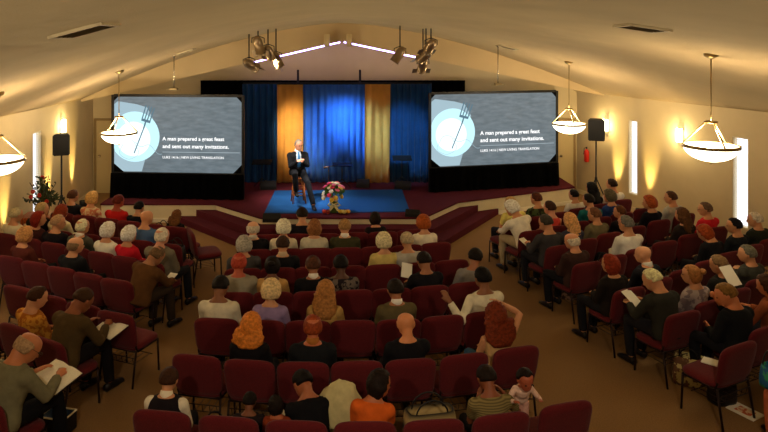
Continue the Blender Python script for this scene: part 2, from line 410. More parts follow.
# ------------------------------------------------------------------ pendant bowl lamps
GLASS = emat('frosted_bowl_glass', '#fff0c8', 6.5)
BRASS = mat('aged_brass', '#9a8050', .35, metal=.8)
def pendant(px, Z, rim_y, r, label):
    X = (px - CX) / F * Z; zr = H - (rim_y - CY) / F * Z; top = zc(X, Z)
    e = empty('pendant_lamp', (X, Z, zr), 0, label, 'ceiling lamp', 'bowl pendant lamps')
    bm = bmesh.new(); prof = [(r * math.sin(a), -.62 * r * math.cos(a) + 0) for a in [k / 10 * PI / 2 for k in range(11)]]
    inner = [(x * .96, z + .012) for x, z in prof[::-1]]
    lathe(bm, prof + inner, 32); link('bowl_shade', done(bm, 'bowl', True), GLASS, e)
    bm = bmesh.new(); lathe(bm, [(r * .98, -.02), (r * 1.05, -.02), (r * 1.05, .02), (r * .98, .02)], 32, ring=True); link('rim', done(bm, 'rim', True), BRASS, e)
    for k in range(3):
        a = k * 2 * PI / 3 + .5; bm = bmesh.new()
        tube(bm, [(r * 1.02 * math.cos(a), r * 1.02 * math.sin(a), .01), (.06 * math.cos(a), .06 * math.sin(a), r * .95)], .012)
        link('support_rod', done(bm, 'rod', True), mat('pale_brass', '#d8c48c', .3, metal=.6), e)
    bm = bmesh.new(); lathe(bm, [(.02, r * .9), (.085, r * .93), (.085, r * .99), (.02, r * 1.02)], 20, ring=True); link('hub', done(bm, 'hub', True), BRASS, e)
    bm = bmesh.new(); tube(bm, [(0, 0, r), (0, 0, top - zr - .02)], .009); link('stem', done(bm, 'stem', True), BRASS, e)
    bm = bmesh.new(); lathe(bm, [(.02, top - zr - .06), (.09, top - zr - .02), (.09, top - zr + .02)], 20); link('canopy', done(bm, 'cnp', True), BRASS, e)
    bm = bmesh.new(); ell(bm, (0, 0, -.45 * r), (.03, .03, .03)); lathe(bm, [(.03, -.66 * r), (.012, -.72 * r)], 12); link('finial', done(bm, 'fin', True), BRASS, e)
    L = bpy.data.lights.new('bulb', 'POINT'); L.energy = PEND; L.color = (1, .78, .5); L.shadow_soft_size = .15
    lo = bpy.data.objects.new('bulb', L); COL.objects.link(lo); lo.location = (X, Z, zr + r * .3)
    return e
PEND = 170
pendant(119, 13.0, 133, .34, 'glowing bowl pendant lamp hanging in front of the left screen')
pendant(569, 14.0, 124, .34, 'glowing bowl pendant lamp between the right screen and the speaker box')
pendant(711, 8.6, 146, .33, 'large glowing bowl pendant lamp nearest the right wall window')
pendant(-3, 8.6, 160, .33, 'glowing bowl pendant lamp cut off by the photo edge beside the left wall')

# ------------------------------------------------------------------ wall sconces, uplights
def sconce(px, py, label):
    Y = wallY(px); side = 1 if px > CX else -1
    X = XR(Y) if side > 0 else XL(Y); z = H - (py - CY) / F * Y
    d = dR if side > 0 else dL; a = math.atan2(d.y, d.x)
    e = empty('wall_sconce', (X, Y, z), a, label, 'wall lamp', 'wall sconces')
    s = 1 if side > 0 else -1            # inward local y
    bm = bmesh.new(); box(bm, (0, s * .012, 0), (.12, .02, .3)); link('back_plate', done(bm, 'bp'), BRASS, e)
    bm = bmesh.new(); n = 12
    ra = [[bm.verts.new((.07 * math.cos(PI * k / n), s * (.022 + .09 * math.sin(PI * k / n)), zz)) for k in range(n + 1)] for zz in (-.15, .15)]
    for k in range(n): bm.faces.new((ra[0][k], ra[0][k + 1], ra[1][k + 1], ra[1][k]))
    link('sconce_shade', done(bm, 'sh', True), emat('sconce_glass', '#fff2c0', 9), e)
    L = bpy.data.lights.new('sconce_bulb', 'POINT'); L.energy = 26; L.color = (1, .78, .4); L.shadow_soft_size = .06
    lo = bpy.data.objects.new('sconce_bulb', L); COL.objects.link(lo); lo.location = e.matrix_basis @ Vector((0, s * .2, .0))
sconce(681, 135, 'lit wall sconce between the two tall right-hand windows')
sconce(607, 125, 'lit wall sconce close behind the right speaker box')
sconce(61, 126, 'lit wall sconce above and behind the left speaker box')
def uplight(px, label, e_=330, col=(1, .7, .22)):
    Y = wallY(px); side = 1 if px > CX else -1
    X = (XR(Y) if side > 0 else XL(Y)) - side * .27
    e = empty('floor_uplight', (X, Y, 0), 0, label, 'uplight', 'amber floor uplights')
    bm = bmesh.new(); lathe(bm, [(.07, .03), (.085, .06), (.085, .2), (.078, .2), (.078, .14), (.01, .14)], 20); link('can', done(bm, 'can', True), BPLAST, e)
    bm = bmesh.new(); box(bm, (0, 0, .015), (.2, .14, .03)); link('base', done(bm, 'bs'), BPLAST, e)
    bm = bmesh.new(); lathe(bm, [(.075, .15), (.075, .16)], 20); link('lens', done(bm, 'ln', True), emat('amber_lens', '#ffb040', 12), e)
    L = bpy.data.lights.new('uplight_lamp', 'SPOT'); L.energy = e_; L.color = col; L.spot_size = .55; L.spot_blend = 1; L.shadow_soft_size = .05
    lo = bpy.data.objects.new('uplight_lamp', L); COL.objects.link(lo); lo.location = (X, Y, .22)
    t = Vector((side * .36, 0, 1.35)); lo.rotation_euler = t.to_track_quat('-Z', 'Y').to_euler()
uplight(619, 'amber uplight on the floor by the right wall, nearest the stage')
uplight(651, 'amber uplight on the floor by the right wall between window and sconce')
uplight(4, 'amber uplight on the floor by the left wall, nearest the photo edge', 300)
uplight(48, 'amber uplight on the floor by the left wall behind the potted plant')
uplight(72, 'amber uplight on the floor by the left wall near the corner door')

# ------------------------------------------------------------------ ceiling vents
VENTM = mat('vent_metal', '#8f8063', .5); VDARK = mat('vent_dark', '#3a3228', .8)
def vent(px, py, w, d, label):
    p = ceil_hit(px, py); m = zc_frame(p)
    e = bpy.data.objects.new('ceiling_vent', None); COL.objects.link(e); e.matrix_world = m; tag(e, label, 'ceiling vent', 'ceiling vents')
    bm = bmesh.new()
    for s in (-1, 1):
        box(bm, (s * w / 2, 0, -.012), (.03, d + .03, .03)); box(bm, (0, s * d / 2, -.012), (w, .03, .03))
    link('vent_frame', done(bm, 'vf'), WHITEP, e)
    bm = bmesh.new(); box(bm, (0, 0, -.004), (w, d, .01)); link('vent_backing', done(bm, 'vb'), VDARK, e)
    for k in range(5):
        bm = bmesh.new(); box(bm, (0, -d / 2 + d * (k + .5) / 5, -.016), (w - .03, .035, .004), Matrix.Rotation(.5, 3, 'X')); link('slat', done(bm, 'sl'), VENTM, e)
vent(85, 29, .42, .42, 'large ceiling vent on the left slope, nearest the camera')
vent(642, 27, .42, .42, 'large ceiling vent on the right slope, nearest the camera')
vent(186, 51, .35, .35, 'small ceiling vent on the left slope, midway to the stage')
vent(508, 47, .35, .35, 'small ceiling vent on the right slope, midway to the stage')
vent(222, 60, .3, .5, 'ceiling vent on the left slope closest to the gable')
vent(454, 57, .3, .5, 'ceiling vent on the right slope closest to the gable')

# ------------------------------------------------------------------ stage spot fixtures
CAN = mat('spot_can', '#a08c70', .3, metal=.8)
def par_can(px, py, Y, tilt, yaw, label, target, energy, color, size=.6, L0=.34, r=.1):
    X = (px - CX) / F * Y; z = H - (py - CY) / F * Y; top = zc(X, Y)
    e = empty('stage_light', (X, Y, z), 0, label, 'stage light', 'ceiling stage lights')
    tgt = Vector(target) - Vector((X, Y, z)); R = tgt.to_track_quat('-Z', 'Y').to_matrix()
    bm = bmesh.new(); lathe(bm, [(.03, .16), (r * .7, .13), (r, .04), (r, -L0 + .12), (r * 1.1, -L0 + .12), (r * 1.1, -L0 + .1), (r * .92, -L0 + .1), (r * .9, .0), (.01, .02)], 24)
    bmesh.ops.transform(bm, matrix=R.to_4x4(), verts=bm.verts); link('can', done(bm, 'can', True), CAN, e)
    bm = bmesh.new(); tube(bm, [(0, 0, .12), (0, 0, max(.14, top - z - .01))], .014)
    tube(bm, [(-r - .03, 0, 0), (-r - .03, 0, .1), (0, 0, .15), (r + .03, 0, .1), (r + .03, 0, 0)], .01)
    link('bracket', done(bm, 'brk', True), BPLAST, e)
    bm = bmesh.new(); lathe(bm, [(r * .9, -.06), (r * .9, -.05)], 20); bmesh.ops.transform(bm, matrix=R.to_4x4(), verts=bm.verts)
    link('lens', done(bm, 'lens', True), emat('spot_lens', '#fff4e0', 3), e)
    bm = bmesh.new()
    for s in (-1, 1): box(bm, (s * (r + .05), 0, -L0 + .08), (.1, .004, .16)); 
    bmesh.ops.transform(bm, matrix=R.to_4x4(), verts=bm.verts); link('barn_door', done(bm, 'bd'), CAN, e)
    L = bpy.data.lights.new('stage_lamp', 'SPOT'); L.energy = energy; L.color = color; L.spot_size = size; L.spot_blend = 1; L.shadow_soft_size = .06
    lo = bpy.data.objects.new('stage_lamp', L); COL.objects.link(lo); lo.location = Vector((X, Y, z)) + tgt.normalized() * (L0 - .06); lo.rotation_euler = tgt.to_track_quat('-Z', 'Y').to_euler()
SP = (-.99, 14.6, 1.3)
par_can(258, 43, 13.6, 0, 0, 'topmost can of the left stage light cluster', (-1.1, 15, 1.0), 700, (1, .9, .75), .7)
par_can(268, 51, 13.9, 0, 0, 'middle can of the left stage light cluster', (-1.0, 16.8, 1.8), 2300, (1, .8, .5), .55)
par_can(249, 64, 14.2, 0, 0, 'left stage light hanging lowest, over the screen corner', (.4, 16.9, 1.9), 2000, (.3, .65, 1), .44)
par_can(276, 58, 14.4, 0, 0, 'left stage light hanging nearest the gable apex', (0.1, 14.4, .5), 260, (.8, .85, 1), .7)
par_can(431, 45, 13.6, 0, 0, 'topmost can of the right stage light cluster', (.9, 16.8, 1.8), 2300, (1, .8, .5), .55)
par_can(426, 55, 13.9, 0, 0, 'middle can of the right stage light cluster', (-.3, 16.9, 1.9), 1700, (.3, .65, 1), .44)
par_can(423, 64, 14.2, 0, 0, 'right stage light hanging lowest, over the screen corner', (1.6, 16.9, 1.5), 700, (.3, .65, 1), .7)
par_can(400, 53, 14.4, 0, 0, 'right stage light hanging nearest the gable apex', (-.6, 14.6, 1.0), 500, (1, .9, .8), .5)
for px, w in ((327, 'left'), (349, 'right')):
    X = (px - CX) / F * YB; bm = bmesh.new(); e = empty('gable_spot', (X, YB - .13, 4.12), 0, f'cream tubular spotlight on the gable bulkhead, {w} one of the pair', 'spotlight', 'gable spotlights')
    lathe(bm, [(.05, -.16), (.075, -.14), (.075, .14), (.05, .16)], 20); link('housing', done(bm, 'hs', True), mat('cream_metal', '#e0cc9a', .4), e)
    bm = bmesh.new(); tube(bm, [(0, .0, 0), (0, .12, 0)], .02); link('arm', done(bm, 'am', True), mat('cream_metal', '#e0cc9a', .4), e)

# hanging projectors in front of the screens
for px, py, Y, w in ((174, 89, 14.3, 'left'), (498, 84, 14.6, 'right')):
    X = (px - CX) / F * Y; z = H - (py - CY) / F * Y; top = zc(X, Y)
    e = empty('projector_mount', (X, Y, z), 0, f'small ceiling-hung projector bracket above the {w} screen', 'projector bracket')
    bm = bmesh.new(); tube(bm, [(0, 0, .02), (0, 0, top - z)], .012); lathe(bm, [(.02, top - z - .04), (.06, top - z)], 12); link('pole', done(bm, 'pl', True), CHROME, e)
    bm = bmesh.new(); box(bm, (0, 0, 0), (.16, .14, .05), None, .01); box(bm, (-.1, 0, -.02), (.1, .02, .012)); box(bm, (.1, 0, -.02), (.1, .02, .012)); link('housing', done(bm, 'hs'), mat('tan_metal', '#8a7850', .5), e)

# ------------------------------------------------------------------ speaker boxes on stands
def loudspeaker(X, Y, z0, z1, w, rz, label, label2):
    e = empty('speaker_stand', (X, Y, 0), rz, label2, 'speaker stand')
    bm = bmesh.new(); tube(bm, [(0, 0, .3), (0, 0, z0 + .02)], .018); link('pole', done(bm, 'pole', True), BPLAST, e)
    bm = bmesh.new(); lathe(bm, [(.03, .75), (.03, .85)], 12); link('collar', done(bm, 'collar', True), BPLAST, e)
    for k in range(3):
        a = k * 2 * PI / 3 + .3; bm = bmesh.new(); tube(bm, [(.02 * math.cos(a), .02 * math.sin(a), .8), (.36 * math.cos(a), .36 * math.sin(a), .02)], .013); link('leg', done(bm, 'leg', True), BPLAST, e)
    s = empty('loudspeaker', (X, Y, z0), rz, label, 'loudspeaker'); h = z1 - z0
    bm = bmesh.new(); prism(bm, [(-w / 2, -w * .38), (w / 2, -w * .38), (w * .36, w * .42), (-w * .36, w * .42)], 0.02, h)
    bmesh.ops.bevel(bm, geom=bm.edges[:], offset=.02, segments=2, affect='EDGES'); link('cabinet', done(bm, 'cab'), BPLAST, s)
    bm = bmesh.new(); box(bm, (0, -w * .39, h * .52), (w * .86, .02, h * .86), None, .008); link('grille', done(bm, 'gr'), mat('grille', '#1c1c1e', .7, noise_s=200, noise_amt=.5), s); gr = s.children[-1]
    bm = bmesh.new(); box(bm, (0, -w * .405, h * .13), (.07, .006, .02)); link('badge', done(bm, 'bdg'), CHROME, gr)
loudspeaker(-.4315 * 13.7, 13.7, 1.68, 2.14, .34, .35, 'black loudspeaker box on a stand by the left wall', 'black tripod stand under the loudspeaker by the left wall')
loudspeaker(.3908 * 15.5, 15.5, 1.71, 2.24, .38, -.3, 'black loudspeaker box on a stand by the right wall', 'black tripod stand under the loudspeaker by the right wall')
# fire extinguisher
Y = wallY(590); e = empty('fire_extinguisher', (XR(Y) - .09, Y, .92), 0, 'red fire extinguisher hung on the wall behind the right speaker stand', 'fire extinguisher')
bm = bmesh.new(); lathe(bm, [(.05, 0), (.065, .02), (.065, .27), (.03, .33), (.02, .34)], 20); link('cylinder', done(bm, 'cy', True), mat('red_enamel', '#c02818', .35), e)
bm = bmesh.new(); box(bm, (0, 0, .37), (.03, .03, .05)); tube(bm, [(0, 0, .38), (-.07, -.02, .37), (-.085, -.02, .2)], .008); link('valve', done(bm, 'vl'), BPLAST, e)

# ------------------------------------------------------------------ plant by the left wall
e = empty('side_table', (-5.82, 12.75, 0), .1, 'reddish wooden side table by the left wall under the plant', 'table')
TW = mat('table_wood', '#a4562c', .4, noise_s=6, pattern='wood', color2='#7c3c1c')
link('tabletop', boxm('tt', (-.05, 0, .68), (.72, .5, .04), .008), TW, e)
for sx in (-1, 1):
    for sy in (-1, 1): link('leg', boxm('tl', (-.05 + sx * .31, sy * .2, .33), (.05, .05, .66), .005), TW, e)
link('apron', boxm('ap', (-.05, 0, .62), (.6, .38, .08)), TW, e)
e = empty('potted_plant', (-5.86, 12.75, .7), 0, 'bushy potted plant with red blooms by the left wall', 'plant')
bm = bmesh.new(); lathe(bm, [(.09, 0.002), (.14, .2), (.15, .2), (.13, .19), (.0, .17)], 24); link('pot', done(bm, 'pt', True), mat('terracotta', '#5a2a1a', .7), e)
bm = bmesh.new(); bmf = bmesh.new(); bms = bmesh.new()
for k in range(46):
    a = rnd.uniform(0, 2 * PI); el = rnd.uniform(.15, 1.5); L = rnd.uniform(.3, .56)
    tip = Vector((math.cos(a) * math.cos(el) * .8, math.sin(a) * math.cos(el) * .42, math.sin(el) * 1.05)) * L + Vector((0, 0, .2))
    mid = tip * .5 + Vector((0, 0, .1)); tube(bms, [(0, 0, .17), mid, tip], .006, 5)
    for j in range(9):
        t = rnd.uniform(.35, 1); p = (Vector((0, 0, .17)).lerp(mid, t * 2) if t < .5 else mid.lerp(tip, t * 2 - 1))
        u = Vector((rnd.gauss(0, 1), rnd.gauss(0, 1), rnd.gauss(0, 1))).normalized(); v = u.orthogonal().normalized(); l = rnd.uniform(.05, .11)
        q = [p, p + u * l * .5 + v * l * .22, p + u * l, p + u * l * .5 - v * l * .22]
        bm.faces.new([bm.verts.new(x) for x in q])
for px, py, pz in ((-.09, -.25, .5), (.02, -.22, .42), (-.16, -.18, .38), (-.02, 0, .72), (.15, -.2, .3)):
    for j in range(7):
        a = j * 2 * PI / 7; ell(bmf, (px + .025 * math.cos(a), py + .01, pz + .025 * math.sin(a)), (.02, .014, .02), None, 6)
for f in bm.faces: pass
link('foliage', done(bm, 'fol'), mat('dark_leaf', '#2c3a1c', .5, noise_s=9, noise_amt=.5), e); link('stem', done(bms, 'stm'), mat('stem', '#3a3018', .7), e); link('blossom', done(bmf, 'blo', True), mat('red_petal', '#a8281c', .5), e)

# ------------------------------------------------------------------ chairs
def cushion(name, w, d, t, taper=1.0, bulge=.25, nx=12, ny=12, sq=4.5):
    """rounded padded panel in x (w) and y (d), thickness t along z; taper narrows the y- end"""
    bm = bmesh.new(); rings = []
    outline = []
    N = 36
    for k in range(N):
        a = 2 * PI * k / N; ca, sa = math.cos(a), math.sin(a)
        x = math.copysign(abs(ca) ** (2 / sq), ca); y = math.copysign(abs(sa) ** (2 / sq), sa); outline.append((x, y))
    def ring(s, z):
        out = []
        for x, y in outline:
            yy = y * d / 2 * s; tp = taper + (1 - taper) * (y * .5 + .5)
            out.append(bm.verts.new((x * w / 2 * s * tp, yy, z)))
        return out
    prof = [(.3, t * .5), (.7, t * .48), (.9, t * .40), (.98, t * .2), (1, 0), (.98, -t * .2), (.9, -t * .38), (.7, -t * .42), (.3, -t * .43)]
    rs = [ring(s, z) for s, z in prof]
    for a, b in zip(rs, rs[1:]):
        for k in range(N): bm.faces.new((a[k], a[(k + 1) % N], b[(k + 1) % N], b[k]))
    bm.faces.new(rs[0]); bm.faces.new(rs[-1][::-1])
    return bm
CW = .548
bm = cushion('seat', CW - .02, .47, .09); bmesh.ops.transform(bm, matrix=Matrix.Translation((0, .01, .435)), verts=bm.verts); SEAT = done(bm, 'chair_seat', True)
bm = cushion('back', CW + .008, .46, .08, taper=.92, sq=5)
bmesh.ops.transform(bm, matrix=Matrix.Translation((0, -.235, .645)) @ Matrix.Rotation(math.radians(12), 4, 'X') @ Matrix.Rotation(PI / 2, 4, 'X'), verts=bm.verts); BACK = done(bm, 'chair_back', True)
LEGS = []
for sx in (-1, 1):
    bm = bmesh.new(); tube(bm, [(sx * .235, .2, .40), (sx * .24, .215, 0)], .0125); LEGS.append(done(bm, 'chair_leg', True))
    bm = bmesh.new(); tube(bm, [(sx * .235, -.2, .40), (sx * .24, -.27, 0)], .0125); LEGS.append(done(bm, 'chair_leg', True))
bm = bmesh.new()
for sx in (-1, 1): tube(bm, [(sx * .235, .2, .395), (sx * .235, -.17, .395), (sx * .235, -.2, .45), (sx * .225, -.255, .72)], .0125)
tube(bm, [(-.235, .2, .395), (.235, .2, .395)], .0125); tube(bm, [(-.235, -.19, .395), (.235, -.19, .395)], .0125)
FRAME = done(bm, 'chair_frame', True)
bm = bmesh.new()
for k in range(6): tube(bm, [(-.2 + .08 * k, -.22, .33), (-.2 + .08 * k, -.2, .25), (-.2 + .08 * k, .1, .25)], .004, 5)
for y, z in ((-.22, .33), (-.2, .25), (.1, .25)): tube(bm, [(-.235, y, z), (.235, y, z)], .005, 5)
for sx in (-1, 1): tube(bm, [(sx * .235, -.22, .33), (sx * .235, -.21, .40)], .005, 5)
RACK = done(bm, 'book_rack', True)
def chair(pos, rz, label, group, wide=1):
    e = empty('stacking_chair', (pos.x, pos.y, 0), rz, label, 'chair', group)
    if wide != 1: e.scale = (wide, 1, 1)
    link('seat', SEAT, BURG, e); link('backrest', BACK, BURG, e)
    for L in LEGS: link('leg', L, STEEL, e)
    link('seat_frame', FRAME, STEEL, e); link('book_rack', RACK, WIRE, e)
    return e
def lerp_row(a, b, n): return [(a[0] + (b[0] - a[0]) * k / (n - 1), a[1] + (b[1] - a[1]) * k / (n - 1)) for k in range(n)]
ROWS = {
 'C1': [(267, 235), (296, 234.3), (325, 234), (354, 233), (383, 232), (411, 230)],
 'C2': [(255, 250), (286, 249), (316, 248.5), (346, 248), (377, 247), (407, 245.5), (436, 243)],
 'C3': [(243, 269), (278, 268.3), (313, 267.5), (348, 266.5), (383, 265), (418, 263), (452, 260.5)],
 'C4': [(233, 293), (273, 292.5), (313, 292), (353, 290.5), (392, 289), (430, 286.5), (467, 283)],
 'C5': [(216, 319), (262, 321), (308, 321.5), (353, 321), (399, 320), (443, 316.5), (486, 312)],
 'C6': [(196, 356), (249, 361), (303, 363), (357, 362), (411, 360), (465, 355), (517, 348)],
 'C7': [(161, 412), (228, 418), (296, 422), (365, 423), (434, 421), (502, 415), (567, 404)],
 'LA': lerp_row((62, 213), (197, 230), 7),
 'LB': lerp_row((32, 228), (166, 244), 6),
 'LC': lerp_row((5, 234), (149, 262), 7),
 'LD': [(10, 257), (35, 262.5), (61, 268), (88, 274), (116, 280)],
 'LE': [(18, 287), (50, 296), (83, 304.5), (115, 313)],
 'LF': [(-19, 313), (14, 326), (47, 340)],
 'LG': [(-56, 382), (-18, 400)],
 'RA': lerp_row((516, 221), (622, 200), 6),
 'RB': lerp_row((533, 231), (645, 208.5), 6),
 'RC': lerp_row((560, 246), (685, 214), 6),
 'RD': lerp_row((588, 263), (717, 227.5), 6),
 'RE': [(630, 289), (658, 279), (684, 270), (708, 261), (731, 252.5), (752, 245.5), (772, 239)],
 'RF': [(684, 313), (712, 301), (737, 290), (760, 279)],
 'RG': [(740, 345), (768, 327), (797, 311)],
 'RH': [(848, 392), (880, 370)],
}
SECT = {'C': ('centre block', 'centre block chairs'), 'L': ('left block', 'left block chairs'), 'R': ('right block', 'right block chairs')}
ORD = ['first', 'second', 'third', 'fourth', 'fifth', 'sixth', 'seventh', 'eighth']
SEATP = {}
for rn, pts in ROWS.items():
    tops = [at(x, y, .86) for x, y in pts]
    for i, p in enumerate(tops):
        a = tops[max(0, i - 1)]; b = tops[min(len(tops) - 1, i + 1)]
        t = (b - a).normalized(); t.z = 0; rz = math.atan2(t.y, t.x)
        rz += {'R': -.19, 'L': .09, 'C': 0}[rn[0]]
        fw = Vector((-math.sin(rz), math.cos(rz), 0))
        SEATP[rn, i] = (Vector((p.x, p.y, 0)) + fw * .28, rz)
SEATP['LA', 6] = (SEATP['LA', 6][0] + Vector((.05, -.15, 0)), math.radians(-65))

# ------------------------------------------------------------------ people
REM = []                                # (object, voxel) to be grown into one surface at the end
def ik(S, W, l1, l2, pole):
    S, W, pole = Vector(S), Vector(W), Vector(pole)
    d = W - S; L = min(d.length, (l1 + l2) * .999); dn = d.normalized()
    W = S + dn * L
    a = (l1 * l1 - l2 * l2 + L * L) / (2 * L); h = math.sqrt(max(0, l1 * l1 - a * a))
    pp = (pole - dn * pole.dot(dn)).normalized()
    return S + dn * a + pp * h, W
def skeleton(pose, lean, side, hy, hp, fem):
    J = {}
    seat_h = .62 if pose == 'stool' else (.47 if pose != 'stand' else .9)
    piv = Vector((0, -.1, seat_h + .08))
    M = Matrix.Translation(piv) @ Matrix.Rotation(-math.radians(lean), 4, 'X') @ Matrix.Rotation(math.radians(side), 4, 'Y')
    zs = .95 if pose == 'stool' else .9
    up = lambda x, y, z: M @ Vector((x * 1.04, y, z * zs))
    hd = (1.06, 1.02, .99) if pose == 'stool' else ((2.0, 1.85, 1.6) if pose == 'stand' else (1.22, 1.12, .93))
    if pose == 'stand': zs = .72
    sw = .165 if fem else .19
    J['piv'] = piv; J['M'] = M @ Matrix.Diagonal((1, 1, zs, 1))
    J['torso'] = [(up(0, 0, -.07), (.155, .12)), (up(0, 0, .02), (.165, .125)), (up(0, 0, .14), (.128 if fem else .145, .105)), (up(0, .01, .27), (.145 if fem else .165, .118)), (up(0, .005, .38), (sw * .97, .112)), (up(0, -.005, .44), (sw * .84, .09)), (up(0, -.01, .485), (.1, .075)), (up(0, -.005, .525), (.06, .062)), (up(0, .01, .60), (.055, .06))]
    J['neck'] = up(0, .0, .54)
    HM = M @ Matrix.Translation((0, -.0, .525 * zs)) @ Matrix.Rotation(math.radians(hy), 4, 'Z') @ Matrix.Rotation(-math.radians(hp), 4, 'X') @ Matrix.Translation((0, .035, .12 * hd[2])) @ Matrix.Diagonal((*hd, 1))
    J['H'] = HM
    arms = {
     'lap': [(.06, .2, .67), (-.06, .2, .67)], 'book': [(.13, .27, .72), (-.13, .25, .72)], 'cross': [(-.09, .13, .85), (.09, .15, .83)],
     'knees': [(.12, .36, .62), (-.12, .36, .62)], 'over': [(.46, -.12, .93), (-.06, .2, .67)], 'overl': [(.06, .2, .67), (-.46, -.12, .93)],
     'chin': [(.07, .2, .93), (-.06, .22, .66)], 'stool': [(.035, .17, 1.0), (-.05, .19, .985)], 'hold': [(.2, .12, .9), (-.05, .18, .86)],
     'stand': [(.26, .3, 1.12), (-.26, .3, 1.12)], 'behind': [(.12, .06, 1.2), (-.06, .2, .67)]}[pose]
    J['arms'] = []
    for s, W in zip((1, -1), arms):
        S = up(s * (sw - .012), -.005, .405)
        if lean > 12 and pose in ('lap', 'book', 'knees', 'chin'): W = (W[0], W[1] + .1, W[2] + (.0 if pose != 'chin' else -.1))
        E, Wv = ik(S, W, .28, .25, (s * .55, -.4, -.7) if pose != 'behind' or s < 0 else (1, .2, -.1))
        J['arms'].append((s, S, E, Wv))
    if pose == 'stool':
        J['legs'] = [(1, (.09, -.06, seat_h + .08), (.14, .36, .72), (.1, .26, .33)), (-1, (-.09, -.06, seat_h + .08), (-.15, .34, .52), (-.22, .62, .09))]
    elif pose == 'stand':
        J['legs'] = [(s, (s * .09, -.08, .9), (s * .09, -.06, .5), (s * .09, -.08, .09)) for s in (1, -1)]
    else:
        J['legs'] = [(1, (.09, -.05, .55), (.13, .37, .535), (.13, .36 + .06, .09)), (-1, (-.09, -.05, .55), (-.13, .37, .535), (-.12, .33, .09))]
    return J
def head_mesh(bm, HM):
    secs = [(-.118, .045, .018, .02), (-.108, .036, .036, .042), (-.085, .02, .053, .068), (-.045, .008, .064, .084), (0, 0, .072, .093), (.04, -.004, .075, .098), (.08, -.006, .066, .088), (.104, -.005, .044, .062), (.115, -.005, .018, .03)]
    n = 18; rings = []
    for z, cy, rx, ry in secs:
        rings.append([bm.verts.new(HM @ Vector((rx * math.cos(2 * PI * k / n), cy + ry * math.sin(2 * PI * k / n), z))) for k in range(n)])
    for a, b in zip(rings, rings[1:]):
        for k in range(n): bm.faces.new((a[k], a[(k + 1) % n], b[(k + 1) % n], b[k]))
    bm.faces.new(rings[0][::-1]); bm.faces.new(rings[-1])
    R = HM.to_3x3()
    loft(bm, [HM @ Vector(p) for p in ((0, .088, .018), (0, .1, -.012), (0, .112, -.03), (0, .095, -.042))], [.008, .011, .014, .011], 8)
    loft(bm, [HM @ Vector(p) for p in ((-.022, .086, -.068), (0, .094, -.066), (.022, .086, -.068))], [.006, .009, .006], 6)
    loft(bm, [HM @ Vector(p) for p in ((-.045, .078, .022), (0, .09, .026), (.045, .078, .022))], [.006, .009, .006], 6)
    for s in (1, -1): ell(bm, HM @ Vector((s * .075, -.008, -.008)), (.011, .022, .033), R, 10)
def hand(bm, W, d, nrm, side, spread=.5):
    d = d.normalized(); nrm = (nrm - d * nrm.dot(d)).normalized(); s = d.cross(nrm) * side
    loft(bm, [W - d * .02, W + d * .02, W + d * .055, W + d * .085], [(.026, .02), (.034, .019), (.041, .016), (.038, .013)], 10, .3, ref=s)
    for k in range(4):
        o = (-.029 + .0195 * k); l = (.066, .078, .073, .056)[k]
        b0 = W + d * .08 + s * o; b1 = b0 + d * l * .5 - nrm * l * .12 + s * o * .15; b2 = b1 + d * l * .38 - nrm * l * .32
        loft(bm, [b0, b1, b2], [.0095, .009, .0078], 7)
    t0 = W + d * .02 - s * .03; t1 = t0 + d * .035 - s * .022 - nrm * .008; t2 = t1 + d * .03 - s * .004 - nrm * .012
    loft(bm, [t0, t1, t2], [.014, .011, .009], 7)
def body_raw(J, pose, bulk_=1.0):
    bm = bmesh.new()
    t = J['torso']; loft(bm, [p for p, r in t], [(r[0] * .93, r[1] * .9) for p, r in t], 16, .3, ref=(1, 0, 0))
    head_mesh(bm, J['H'])
    for s, S, E, W in J['arms']:
        loft(bm, [S + (S - E).normalized() * .01, S.lerp(E, .35), E, E.lerp(W, .3), W], [.04, .04, .036, .036, .025], 12)
        d = (W - E); nr = Vector((0, .2, 1)) if pose not in ('over', 'overl', 'chin') else Vector((0, -1, .2))
        hd = d.normalized()
        if pose in ('lap', 'stool', 'cross', 'knees'): hd = (hd + Vector((-s * .35, .15, -.25))).normalized()
        hand(bm, W, hd, nr, -s)
    for s, Hp, K, A in J['legs']:
        Hp, K, A = Vector(Hp), Vector(K), Vector(A)
        loft(bm, [Hp, Hp.lerp(K, .5), K, K.lerp(A, .35), A], [.078, .068, .05, .052, .034], 12)
        loft(bm, [A + Vector((0, -.04, -.04)), A + Vector((0, .08, -.055)), A + Vector((0, .17, -.065))], [(.033, .035), (.038, .028), (.03, .018)], 10)
    return done(bm, 'person_body', True)
def top_raw(J, style):
    bm = bmesh.new(); g = {'jacket': .026, 'shirt': .013, 'tank': .008, 'vest': .03}.get(style, .013)
    t = J['torso'][:7]
    loft(bm, [p for p, r in t], [(r[0] + g + (.012 if i < 2 and style == 'jacket' else 0) - (.032 if i == 6 else 0), r[1] + g * .8 - (.014 if i == 6 else 0)) for i, (p, r) in enumerate(t)], 18, .15, ref=(1, 0, 0))
    for s, S, E, W in J['arms']:
        e = .012 if style == 'jacket' else .007
        if style not in ('tank', 'vest'): ell(bm, S + Vector((-s * .012, 0, -.012)), (.066 + e, .064 + e, .066 + e))
        if style in ('tank', 'vest'): ell(bm, S + Vector((-s * .05, 0, -.01)), (.055, .062, .06)); continue
        if style == 'tee': loft(bm, [S, S.lerp(E, .35), S.lerp(E, .62)], [.06, .056, .055], 12, .1); continue
        loft(bm, [S, S.lerp(E, .35), E, E.lerp(W, .3), E.lerp(W, .93)], [.052 + e, .049 + e, .044 + e, .043 + e, .033 + e], 12, .1)
    return done(bm, 'garment_top', True)
